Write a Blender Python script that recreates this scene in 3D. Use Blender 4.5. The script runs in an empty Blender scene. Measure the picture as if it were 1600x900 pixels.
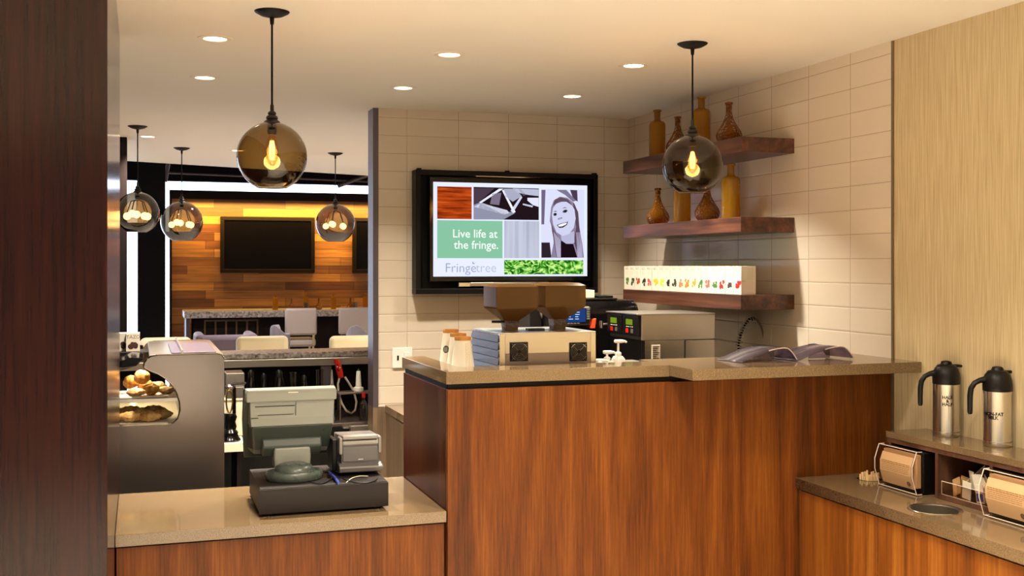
import bpy, bmesh, math, random
from mathutils import Vector, Matrix, noise as mnoise
random.seed(7)
S = bpy.context.scene
COL = S.collection

# ------------------------------------------------------------------ camera
F, TH, HY = 1726.85, 0.324788, 415.16          # focal length in px, yaw, horizon row (1600x900 frame)
CZ = 1.60                                      # eye height
cd = bpy.data.cameras.new('camera'); cam = bpy.data.objects.new('camera', cd); COL.objects.link(cam)
cam.location = (0, 0, CZ); cam.rotation_euler = (math.pi/2, 0, -TH)
cd.sensor_width = 36; cd.lens = F/1600*36; cd.shift_y = -(450-HY)/1600; cd.clip_start = .05; cd.clip_end = 200
S.camera = cam
S.view_settings.view_transform = 'Standard'; S.view_settings.look = 'None'
S.view_settings.exposure = 0.10; S.view_settings.gamma = 1; S.view_settings.use_curve_mapping = False
S.cycles.max_bounces = 10; S.cycles.transparent_max_bounces = 24
S.cycles.sample_clamp_indirect = 4.0; S.cycles.caustics_reflective = False; S.cycles.caustics_refractive = False

# ------------------------------------------------------------------ world and light
W = bpy.data.worlds.new('world'); S.world = W; W.use_nodes = True
W.node_tree.nodes['Background'].inputs[0].default_value = (1.0, .92, .80, 1)
W.node_tree.nodes['Background'].inputs[1].default_value = .40

WARM = (1.0, .90, .74)
CEIL = 2.49
DOWN_PX = [(336,60),(320,121),(702,85),(630,137),(990,102),(894,150),(231,213),(372,235)]
ROOM_LAMPS = [(-.9,1.2,50),(.6,1.9,45),(1.7,1.9,30),(.2,.2,80),(1.9,.3,60),(-.9,-1.2,80),(1.0,-1.4,80),(1.35,2.75,24)]     # unseen downlights added on the customer side, over and behind the camera
DOWN_W = 24

def area(name, loc, rot, size, power, col, shape='DISK', size_y=None, spread=None):
    l = bpy.data.lights.new(name, 'AREA'); l.shape = shape; l.size = size
    if size_y: l.size_y = size_y
    l.energy = power; l.color = col
    if spread: l.spread = spread
    o = bpy.data.objects.new(name, l); COL.objects.link(o); o.location = loc; o.rotation_euler = rot
    return o
for x, y, p in ROOM_LAMPS:
    area('added_room_downlight', (x, y, CEIL-.012), (0,0,0), .14, p, WARM, spread=2.0)
for x, y, p in [(-1.6,9.0,50),(2.6,9.2,60),(3.6,7.6,50),(1.2,11.5,22)]:  # unseen lamps added to brighten the lounge
    area('added_lounge_light', (x, y, CEIL-.012), (0,0,0), .14, p, (1,.88,.80), spread=2.2)
# cove strip washing the plank wall from above
area('cove_strip', (2.6, 13.6, 2.36), (math.radians(24),0,0), 4.4, 80, (1.0,.62,.14), 'RECTANGLE', .06, spread=2.4)

# ------------------------------------------------------------------ pixel -> place
def ray(px, py):
    a = math.atan((px-800)/F) + TH
    c = math.cos(a-TH)
    return math.sin(a)/c, math.cos(a)/c, -(py-HY)/F       # direction scaled so that camera depth = 1
def at(px, py, X=None, Y=None, Z=None):
    dx, dy, dz = ray(px, py)
    t = X/dx if X is not None else (Y/dy if Y is not None else (Z-CZ)/dz)
    return Vector((dx*t, dy*t, CZ+dz*t))

# ------------------------------------------------------------------ materials
def lin(c):
    if isinstance(c, str):
        c = [int(c[i:i+2],16)/255 for i in (0,2,4)]
    return tuple((x/12.92 if x <= .04045 else ((x+.055)/1.055)**2.4) for x in c) + (1,)
def nt(name):
    m = bpy.data.materials.new(name); m.use_nodes = True
    t = m.node_tree; return m, t, t.nodes['Principled BSDF']
def pr(name, col, rough=.5, metal=0, spec=.5, coat=0, emit=None, es=1, sheen=0, noise=0, nscale=40):
    m, t, b = nt(name)
    b.inputs['Base Color'].default_value = lin(col); b.inputs['Roughness'].default_value = rough
    b.inputs['Metallic'].default_value = metal; b.inputs['Specular IOR Level'].default_value = spec
    b.inputs['Coat Weight'].default_value = coat; b.inputs['Sheen Weight'].default_value = sheen
    if emit: b.inputs['Emission Color'].default_value = lin(emit); b.inputs['Emission Strength'].default_value = es
    n = t.nodes.new('ShaderNodeTexNoise'); n.inputs['Scale'].default_value = nscale; n.inputs['Detail'].default_value = 3
    tc = t.nodes.new('ShaderNodeTexCoord'); t.links.new(tc.outputs['Object'], n.inputs['Vector'])
    mr = t.nodes.new('ShaderNodeMapRange'); mr.inputs['To Min'].default_value = max(0,rough-.05); mr.inputs['To Max'].default_value = rough+.05
    t.links.new(n.outputs['Fac'], mr.inputs['Value']); t.links.new(mr.outputs['Result'], b.inputs['Roughness'])
    if noise:
        mx = t.nodes.new('ShaderNodeMix'); mx.data_type = 'RGBA'
        c = lin(col); mx.inputs['A'].default_value = tuple(v*(1-noise) for v in c[:3])+(1,); mx.inputs['B'].default_value = tuple(min(1,v*(1+noise)) for v in c[:3])+(1,)
        t.links.new(n.outputs['Fac'], mx.inputs['Factor']); t.links.new(mx.outputs['Result'], b.inputs['Base Color'])
    return m
def emis(name, col, s):
    m = bpy.data.materials.new(name); m.use_nodes = True; t = m.node_tree; t.nodes.remove(t.nodes['Principled BSDF'])
    e = t.nodes.new('ShaderNodeEmission'); e.inputs[0].default_value = lin(col); e.inputs[1].default_value = s
    t.links.new(e.outputs[0], t.nodes['Material Output'].inputs[0]); return m
def glass(name, tint, ior=1.5, gl=(1,1,1,1), rough=.01, bump=0, bscale=30, tint2=None, kind='NOISE', boost=0, edge=.9):
    m = bpy.data.materials.new(name); m.use_nodes = True; t = m.node_tree; t.nodes.remove(t.nodes['Principled BSDF'])
    tr = t.nodes.new('ShaderNodeBsdfTransparent'); tr.inputs[0].default_value = lin(tint)
    g = t.nodes.new('ShaderNodeBsdfGlossy'); g.inputs[0].default_value = gl; g.inputs['Roughness'].default_value = rough
    lw = t.nodes.new('ShaderNodeLayerWeight'); lw.inputs[0].default_value = .3
    dk = t.nodes.new('ShaderNodeMix'); dk.data_type = 'RGBA'; dk.inputs['A'].default_value = lin(tint); dk.inputs['B'].default_value = tuple(v*edge for v in lin(tint)[:3])+(1,)
    t.links.new(lw.outputs['Facing'], dk.inputs['Factor']); t.links.new(dk.outputs['Result'], tr.inputs[0])
    lf = t.nodes.new('ShaderNodeLayerWeight'); lf.inputs[0].default_value = .5          # Schlick reflectance, the same from both sides of the glass
    pw = t.nodes.new('ShaderNodeMath'); pw.operation = 'POWER'; pw.inputs[1].default_value = 4.5; t.links.new(lf.outputs['Facing'], pw.inputs[0])
    f0 = ((ior-1)/(ior+1))**2
    ad = t.nodes.new('ShaderNodeMath'); ad.operation = 'MULTIPLY_ADD'; ad.inputs[1].default_value = .9; ad.inputs[2].default_value = f0+boost; ad.use_clamp = True
    t.links.new(pw.outputs[0], ad.inputs[0])
    mx = t.nodes.new('ShaderNodeMixShader'); t.links.new(ad.outputs[0], mx.inputs[0])
    t.links.new(tr.outputs[0], mx.inputs[1]); t.links.new(g.outputs[0], mx.inputs[2]); t.links.new(mx.outputs[0], t.nodes['Material Output'].inputs[0])
    if bump:
        tc = t.nodes.new('ShaderNodeTexCoord')
        if kind == 'NOISE':
            n = t.nodes.new('ShaderNodeTexNoise'); n.inputs['Scale'].default_value = bscale; o = n.outputs['Fac']
        else:
            n = t.nodes.new('ShaderNodeTexVoronoi'); n.inputs['Scale'].default_value = bscale; o = n.outputs['Distance']
        t.links.new(tc.outputs['Object'], n.inputs['Vector'])
        bp = t.nodes.new('ShaderNodeBump'); bp.inputs['Strength'].default_value = bump; bp.inputs['Distance'].default_value = .02
        t.links.new(o, bp.inputs['Height'])
        for q in (g, lf, lw): t.links.new(bp.outputs[0], q.inputs['Normal'])
        # faint pale body colour where the dimpled glass is lit
    return m
def wood(name, dark, mid, light, axis='z', rough=.35, fine=70, broad=2.4, stretch=.07, rings=9, spec=.5, contrast=1.0, off=(0,0,0), coat=0):
    """veneer: contour lines of a stretched noise give cathedral grain, fine streaks on top"""
    m, t, b = nt(name)
    tc = t.nodes.new('ShaderNodeTexCoord'); mp = t.nodes.new('ShaderNodeMapping'); t.links.new(tc.outputs['Object'], mp.inputs[0])
    s = [1,1,1]; s['xyz'.index(axis)] = stretch; mp.inputs['Scale'].default_value = s; mp.inputs['Location'].default_value = off
    n1 = t.nodes.new('ShaderNodeTexNoise'); n1.inputs['Scale'].default_value = broad; n1.inputs['Detail'].default_value = 1.5; n1.inputs['Distortion'].default_value = .35
    t.links.new(mp.outputs[0], n1.inputs['Vector'])
    m1 = t.nodes.new('ShaderNodeMath'); m1.operation = 'MULTIPLY'; m1.inputs[1].default_value = rings*2; t.links.new(n1.outputs['Fac'], m1.inputs[0])
    m2 = t.nodes.new('ShaderNodeMath'); m2.operation = 'PINGPONG'; m2.inputs[1].default_value = 1; t.links.new(m1.outputs[0], m2.inputs[0])
    mp2 = t.nodes.new('ShaderNodeMapping'); t.links.new(tc.outputs['Object'], mp2.inputs[0])
    s2 = [1,1,1]; s2['xyz'.index(axis)] = .035; mp2.inputs['Scale'].default_value = s2
    n2 = t.nodes.new('ShaderNodeTexNoise'); n2.inputs['Scale'].default_value = fine; n2.inputs['Detail'].default_value = 6; n2.inputs['Roughness'].default_value = .7
    t.links.new(mp2.outputs[0], n2.inputs['Vector'])
    n3 = t.nodes.new('ShaderNodeTexNoise'); n3.inputs['Scale'].default_value = broad*3.2; n3.inputs['Detail'].default_value = 2; t.links.new(mp2.outputs[0], n3.inputs['Vector'])
    a1 = t.nodes.new('ShaderNodeMath'); a1.operation = 'MULTIPLY'; a1.inputs[1].default_value = .17; t.links.new(m2.outputs[0], a1.inputs[0])
    a2 = t.nodes.new('ShaderNodeMath'); a2.operation = 'MULTIPLY_ADD'; a2.inputs[1].default_value = .70; t.links.new(n2.outputs['Fac'], a2.inputs[0]); t.links.new(a1.outputs[0], a2.inputs[2])
    a3 = t.nodes.new('ShaderNodeMath'); a3.operation = 'MULTIPLY_ADD'; a3.inputs[1].default_value = .32; t.links.new(n3.outputs['Fac'], a3.inputs[0]); t.links.new(a2.outputs[0], a3.inputs[2])
    cr = t.nodes.new('ShaderNodeValToRGB'); t.links.new(a3.outputs[0], cr.inputs[0])
    w = .2/contrast
    e = cr.color_ramp.elements; e[0].position = .595-w; e[0].color = lin(dark); e[1].position = .595+w; e[1].color = lin(light)
    x = e.new(.595); x.color = lin(mid)
    t.links.new(cr.outputs[0], b.inputs['Base Color'])
    b.inputs['Roughness'].default_value = rough; b.inputs['Specular IOR Level'].default_value = spec; b.inputs['Coat Weight'].default_value = coat; b.inputs['Coat Roughness'].default_value = .08
    bp = t.nodes.new('ShaderNodeBump'); bp.inputs['Strength'].default_value = .06; bp.inputs['Distance'].default_value = .004
    t.links.new(n2.outputs['Fac'], bp.inputs['Height']); t.links.new(bp.outputs[0], b.inputs['Normal'])
    return m
def tile(name, horiz, o_h, o_z, base='D6C9B7', grout='9A8870'):
    m, t, b = nt(name)
    tc = t.nodes.new('ShaderNodeTexCoord'); sp = t.nodes.new('ShaderNodeSeparateXYZ'); cb = t.nodes.new('ShaderNodeCombineXYZ')
    t.links.new(tc.outputs['Object'], sp.inputs[0]); t.links.new(sp.outputs[horiz], cb.inputs[0]); t.links.new(sp.outputs[2], cb.inputs[1])
    mp = t.nodes.new('ShaderNodeMapping'); mp.inputs['Location'].default_value = (-o_h, -o_z, 0); t.links.new(cb.outputs[0], mp.inputs[0])
    def brick(ms, sm):
        k = t.nodes.new('ShaderNodeTexBrick'); k.offset = 0; k.squash = 1
        for i, v in (('Scale',1),('Mortar Size',ms),('Mortar Smooth',sm),('Brick Width',.3048),('Row Height',.1016),('Bias',0)): k.inputs[i].default_value = v
        t.links.new(mp.outputs[0], k.inputs['Vector']); return k
    k = brick(.0011, .2); k.inputs['Color1'].default_value = lin(base); c = lin(base); k.inputs['Color2'].default_value = (c[0]*.96,c[1]*.95,c[2]*.94,1); k.inputs['Mortar'].default_value = lin(grout)
    k2 = brick(.006, 1.0)
    n = t.nodes.new('ShaderNodeTexNoise'); n.inputs['Scale'].default_value = 5; n.inputs['Detail'].default_value = 1; t.links.new(mp.outputs[0], n.inputs['Vector'])
    m1 = t.nodes.new('ShaderNodeMath'); m1.operation = 'MULTIPLY'; m1.inputs[1].default_value = -1; t.links.new(k2.outputs['Fac'], m1.inputs[0])
    m2 = t.nodes.new('ShaderNodeMath'); m2.operation = 'MULTIPLY_ADD'; m2.inputs[1].default_value = 1.6; t.links.new(n.outputs['Fac'], m2.inputs[0]); t.links.new(m1.outputs[0], m2.inputs[2])
    bp = t.nodes.new('ShaderNodeBump'); bp.inputs['Strength'].default_value = .6; bp.inputs['Distance'].default_value = .0016
    t.links.new(m2.outputs[0], bp.inputs['Height']); t.links.new(bp.outputs[0], b.inputs['Normal'])
    t.links.new(k.outputs['Color'], b.inputs['Base Color']); b.inputs['Roughness'].default_value = .13; b.inputs['Specular IOR Level'].default_value = .5
    return m
def speckle(name, c1, c2, scale=420, rough=.12, spec=.5, bump=0, contrast=.12):
    m, t, b = nt(name)
    tc = t.nodes.new('ShaderNodeTexCoord'); n = t.nodes.new('ShaderNodeTexNoise'); n.inputs['Scale'].default_value = scale; n.inputs['Detail'].default_value = 4
    t.links.new(tc.outputs['Object'], n.inputs['Vector'])
    cr = t.nodes.new('ShaderNodeValToRGB'); e = cr.color_ramp.elements; e[0].position = .5-contrast; e[0].color = lin(c1); e[1].position = .5+contrast; e[1].color = lin(c2)
    t.links.new(n.outputs['Fac'], cr.inputs[0]); t.links.new(cr.outputs[0], b.inputs['Base Color'])
    b.inputs['Roughness'].default_value = rough; b.inputs['Specular IOR Level'].default_value = spec
    if bump:
        bp = t.nodes.new('ShaderNodeBump'); bp.inputs['Strength'].default_value = bump; bp.inputs['Distance'].default_value = .01; t.links.new(n.outputs['Fac'], bp.inputs['Height']); t.links.new(bp.outputs[0], b.inputs['Normal'])
    return m
def brushed(name, col, rough=.3, axis='x', amt=.012, sc=420):
    m, t, b = nt(name); b.inputs['Metallic'].default_value = 1
    tc = t.nodes.new('ShaderNodeTexCoord'); mp = t.nodes.new('ShaderNodeMapping'); s = [1,1,1]; s['xyz'.index(axis)] = .02; mp.inputs['Scale'].default_value = s
    t.links.new(tc.outputs['Object'], mp.inputs[0]); n = t.nodes.new('ShaderNodeTexNoise'); n.inputs['Scale'].default_value = sc; n.inputs['Detail'].default_value = 4; t.links.new(mp.outputs[0], n.inputs['Vector'])
    mr = t.nodes.new('ShaderNodeMapRange'); mr.inputs['To Min'].default_value = max(.03,rough-amt); mr.inputs['To Max'].default_value = rough+amt
    t.links.new(n.outputs['Fac'], mr.inputs['Value']); t.links.new(mr.outputs[0], b.inputs['Roughness']); b.inputs['Base Color'].default_value = lin(col); return m

M = {}
M['ceiling'] = pr('ceiling_paint', 'F0EADF', .8, spec=.2, noise=.015, nscale=3)
M['tile_back'] = tile('white_tile_back', 0, 1.442, CZ+.841)
M['tile_right'] = tile('white_tile_right', 1, 3.63, CZ+.841)
M['quartz'] = speckle('taupe_quartz', '5F4C35', '7A654A', 380, .09)
M['granite'] = speckle('rough_granite', '5A5250', 'C9C0B8', 45, .3, bump=.8, contrast=.18)
M['walnut'] = wood('walnut_panel', '371A06', '5C2E0A', '794515', rings=8, broad=3.0, stretch=.12, fine=150, contrast=.85, spec=.2, rough=.42)
M['walnut_dark'] = wood('walnut_end_panel', '260F07', '3C1A0D', '502814', spec=.12, rough=.3, rings=7, broad=2.0)
M['walnut_stripe'] = wood('walnut_striped_panel', '4A260A', '753F10', '985F22', fine=45, rings=3, broad=6, stretch=.02)
M['shelf_wood'] = wood('shelf_walnut', '24110B', '4A281A', '69412E', axis='y', rough=.35, fine=60, rings=8, broad=5, stretch=.12)
M['dark_wood'] = wood('dark_veneer_column', '140706', '260F0A', '351B12', rough=.16, fine=80, rings=2, broad=4, stretch=.03, spec=.22)
M['mid_wood'] = wood('shelf_carcass_walnut', '3A2416', '55382A', '6A4830', rough=.4, fine=60)
M['grey_wood'] = wood('grey_laminate', '4A3A2B', '6A5641', '7D6850', rough=.5, fine=60, rings=2)
M['steel'] = brushed('brushed_steel', 'C9C3BA', .28)
M['steel_v'] = brushed('brushed_steel_vertical', 'CFC8BD', .25, 'z')
M['spring_steel'] = pr('spring_steel','B8B0A6',.3,.4)
M['guard'] = pr('fan_guard_wire','57504A',.3,.6)
M['mauve_lid'] = pr('mauve_smoked_lid','4E4858',.3)
M['steel_case'] = pr('case_steel', 'A0958F', .30, 1)
M['louvre'] = pr('blued_steel', '34323C', .32, .5)
M['steel_dark'] = brushed('dark_brushed_steel', '8E817C', .38, 'z', .012, 300)
M['chrome'] = pr('chrome', 'E0DCD4', .08, 1)
M['black'] = pr('black_plastic', '0B0908', .4, spec=.25)
M['black_gloss'] = pr('gloss_black', '070606', .12, spec=.3)
M['black_matte'] = pr('matte_black_metal', '0C0A09', .5, spec=.15)
M['bronze'] = pr('dark_bronze', '1B120E', .45, .3)
M['drawer'] = pr('charcoal_drawer_metal', '1D1715', .5, .0, spec=.3, noise=.12, nscale=60)
M['pos'] = pr('sage_grey_plastic', '868982', .35)
M['pos_dark'] = pr('shaded_sage_plastic', '3C443F', .4)  # shade of the down-facing lower cover put into the plastic colour
M['pos_base'] = pr('green_grey_plastic', '48504B', .28)
M['printer'] = pr('graphite_plastic', '5B5757', .35)
M['printer_light'] = pr('silver_graphite_plastic', '8E8983', .3)
M['white'] = pr('white_plastic', 'EFEAE0', .35)
M['cream'] = pr('cream_laminate', 'D9CDB2', .5)
M['cream_up'] = pr('cream_leather', 'D9CBA0', .55, sheen=.2)
M['white_up'] = pr('off_white_leather', 'B5A9A4', .5)
M['purple_up'] = pr('mauve_grey_fabric', '77697A', .85, sheen=.4, noise=.1, nscale=200)
M['grey_up'] = pr('grey_fabric', '8C8796', .85, sheen=.4, noise=.1, nscale=200)
M['paper'] = pr('white_paper', 'D9D0BE', .6)
M['kraft'] = pr('kraft_brown', 'B08A58', .75, noise=.08, nscale=120)
M['kraft_light'] = pr('tan_cardboard', 'B98A50', .8)
M['sheet'] = pr('tan_printed_sheet','E6C79C',.4)
M['napkin'] = pr('brown_napkin', 'C09A70', .8, noise=.05, nscale=80)
M['red'] = pr('red_plastic', 'C8200C', .3)
M['orange_red'] = pr('orange_red_plastic', 'E0401A', .3)
M['green_cap'] = pr('green_plastic', '2E6B34', .4)
M['hose'] = pr('cream_hose', 'D6C8B0', .35)
M['blue'] = pr('blue_plastic', '2B3E9A', .35)
M['ink'] = pr('black_ink', '0C0A08', .8, spec=.05)
M['ink_green'] = pr('dark_green_ink', '12261C', .6)
M['ink_brown'] = pr('brown_ink', 'A5804E', .7)
M['hopper'] = glass('smoked_brown_plastic', '9A7A56', 1.45, rough=.15, boost=.05)
M['beans'] = speckle('coffee_beans', '160B06', '4A2A16', 90, .4, bump=1)
M['hopper'] = None
M['pendant_glass'] = glass('smoky_glass', 'BBA67C', 1.5, rough=.005, boost=.0, edge=.42)
M['pendant_glass_dark'] = glass('smoky_glass_thick', 'C2AC80', 1.5, rough=.02, boost=.0, edge=.6)
M['lounge_glass'] = glass('grey_smoky_glass', '918A7C', 1.5, rough=.005, boost=.02, edge=.45)
M['bulb_glass'] = glass('amber_bulb_glass', 'FFE2B0', 1.3, rough=.01)
M['clear'] = glass('clear_acrylic', 'F4EDE8', 1.45, rough=.03)
M['lilac'] = glass('tinted_clear_acrylic', 'A79CA8', 1.5, rough=.06, boost=.06)
M['case_glass'] = glass('display_case_glass', 'F0F0EA', 1.45, rough=.01)
M['filament'] = emis('glowing_filament', 'FFB45A', 55)
M['filament_small'] = emis('glowing_lounge_bulb', 'FFC070', 22)
M['lens'] = emis('downlight_lens', 'FFEBC0', 9)
M['daylight'] = emis('daylight_window', 'DCE8FF', 5)
M['trim_metal'] = pr('plum_grey_metal', '51484E', .45, .3)
M['trim_bronze'] = pr('brass_edge_metal', '7A6A4E', .4, .6)
M['white_trim'] = pr('white_enamel', 'EDE3D0', .5)
M['navy'] = pr('dark_navy_paint', '07060D', .7, spec=.1)
M['espresso'] = pr('dark_brown_paint', '140B09', .6, spec=.15)
M['screen_off'] = pr('switched_off_screen','060404',.25,spec=.12)
M['floor_light'] = speckle('beige_floor_tile','CFC8BC','DDD6CA',8,.3)  # unseen floor, kept pale to bounce light up to the ceiling
M['floor'] = speckle('pale_bounce_floor', 'C6BEB2', 'D2CABE', 8, .35)  # unseen staff-side floor, paled so it throws light back upward

def tinted_body(m, body, fac):
    """mix a share of diffuse body colour into a glass material"""
    t = m.node_tree; out = t.nodes['Material Output']; src = out.inputs[0].links[0].from_socket
    d = t.nodes.new('ShaderNodeBsdfDiffuse'); d.inputs[0].default_value = lin(body); tl = t.nodes.new('ShaderNodeBsdfTranslucent'); tl.inputs[0].default_value = lin(body)
    ad = t.nodes.new('ShaderNodeMixShader'); ad.inputs[0].default_value = .5; t.links.new(d.outputs[0], ad.inputs[1]); t.links.new(tl.outputs[0], ad.inputs[2])
    mx = t.nodes.new('ShaderNodeMixShader'); mx.inputs[0].default_value = fac; t.links.new(src, mx.inputs[1]); t.links.new(ad.outputs[0], mx.inputs[2]); t.links.new(mx.outputs[0], out.inputs[0])
    return m
def amber_bottle(name, tall):
    return tinted_body(glass(name, 'D8A838' if tall else 'CE9040', 1.45, rough=.05, bump=.8, bscale=55 if tall else 75, kind='NOISE' if tall else 'VOR', boost=.0, edge=.2), 'DCA814' if tall else 'B87812', .30)
M['amber_tall'] = amber_bottle('amber_hammered_glass', True)
M['amber_flask'] = amber_bottle('amber_dimpled_glass', False)

M['hopper'] = tinted_body(glass('smoked_brown_plastic','A0805A',1.45,rough=.12,boost=.02,edge=.6,gl=(.3,.3,.3,1)),'8C6A3E',.42)
M['lilac'] = tinted_body(glass('tinted_clear_acrylic','C0B4C4',1.45,rough=.22,boost=.04,edge=.8),'8E8296',.14)
def wallpaper():
    m, t, b = nt('strie_wallpaper')
    tc = t.nodes.new('ShaderNodeTexCoord')
    def ns(sc, zs, d):
        mp = t.nodes.new('ShaderNodeMapping'); mp.inputs['Scale'].default_value = (1,1,zs); t.links.new(tc.outputs['Object'], mp.inputs[0])
        n = t.nodes.new('ShaderNodeTexNoise'); n.inputs['Scale'].default_value = sc; n.inputs['Detail'].default_value = d; t.links.new(mp.outputs[0], n.inputs['Vector']); return n
    a = ns(420, .012, 2); c = ns(190, .03, 3)
    ad = t.nodes.new('ShaderNodeMath'); ad.operation = 'ADD'; t.links.new(a.outputs['Fac'], ad.inputs[0]); t.links.new(c.outputs['Fac'], ad.inputs[1])
    cr = t.nodes.new('ShaderNodeValToRGB'); e = cr.color_ramp.elements
    mu = t.nodes.new('ShaderNodeMath'); mu.operation = 'MULTIPLY'; mu.inputs[1].default_value = .5; t.links.new(ad.outputs[0], mu.inputs[0])
    e[0].position = .36; e[0].color = lin('B09B76'); e[1].position = .66; e[1].color = lin('D0BE99'); t.links.new(mu.outputs[0], cr.inputs[0])
    t.links.new(cr.outputs[0], b.inputs['Base Color']); b.inputs['Roughness'].default_value = .55; b.inputs['Specular IOR Level'].default_value = .3
    bp = t.nodes.new('ShaderNodeBump'); bp.inputs['Strength'].default_value = .25; bp.inputs['Distance'].default_value = .003; t.links.new(mu.outputs[0], bp.inputs['Height']); t.links.new(bp.outputs[0], b.inputs['Normal'])
    return m
M['wallpaper'] = wallpaper()
def planks():
    m, t, b = nt('reclaimed_plank_wall')
    tc = t.nodes.new('ShaderNodeTexCoord'); sp = t.nodes.new('ShaderNodeSeparateXYZ'); cb = t.nodes.new('ShaderNodeCombineXYZ'); t.links.new(tc.outputs['Object'], sp.inputs[0])
    t.links.new(sp.outputs[0], cb.inputs[0]); t.links.new(sp.outputs[2], cb.inputs[1])
    k = t.nodes.new('ShaderNodeTexBrick'); k.offset = .37; k.offset_frequency = 3; k.squash = 1.4; k.squash_frequency = 2
    for i, v in (('Scale',1),('Mortar Size',.002),('Mortar Smooth',.1),('Brick Width',.85),('Row Height',.1),('Bias',0)): k.inputs[i].default_value = v
    k.inputs['Color1'].default_value = lin('6A3A1C'); k.inputs['Color2'].default_value = lin('C58746'); k.inputs['Mortar'].default_value = lin('2A160C')
    t.links.new(cb.outputs[0], k.inputs['Vector'])
    mp = t.nodes.new('ShaderNodeMapping'); mp.inputs['Scale'].default_value = (.25,1,3); t.links.new(tc.outputs['Object'], mp.inputs[0])
    n = t.nodes.new('ShaderNodeTexNoise'); n.inputs['Scale'].default_value = 9; n.inputs['Detail'].default_value = 5; t.links.new(mp.outputs[0], n.inputs['Vector'])
    mr = t.nodes.new('ShaderNodeMapRange'); mr.inputs['From Min'].default_value = .3; mr.inputs['From Max'].default_value = .7; mr.inputs['To Min'].default_value = .55; mr.inputs['To Max'].default_value = 1.15; t.links.new(n.outputs['Fac'], mr.inputs['Value'])
    mx = t.nodes.new('ShaderNodeVectorMath'); mx.operation = 'SCALE'; t.links.new(k.outputs['Color'], mx.inputs[0]); t.links.new(mr.outputs[0], mx.inputs['Scale'])
    t.links.new(mx.outputs[0], b.inputs['Base Color']); b.inputs['Roughness'].default_value = .45
    return m
M['planks'] = planks()
def muffin_mat(name, a, c):
    return speckle(name, a, c, 35, .7, bump=1, contrast=.2)
M['muffin'] = muffin_mat('golden_crumb', '9A5A1C', 'E8B050')
M['pastry'] = muffin_mat('baked_pastry', 'B07030', 'F0D090')

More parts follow.
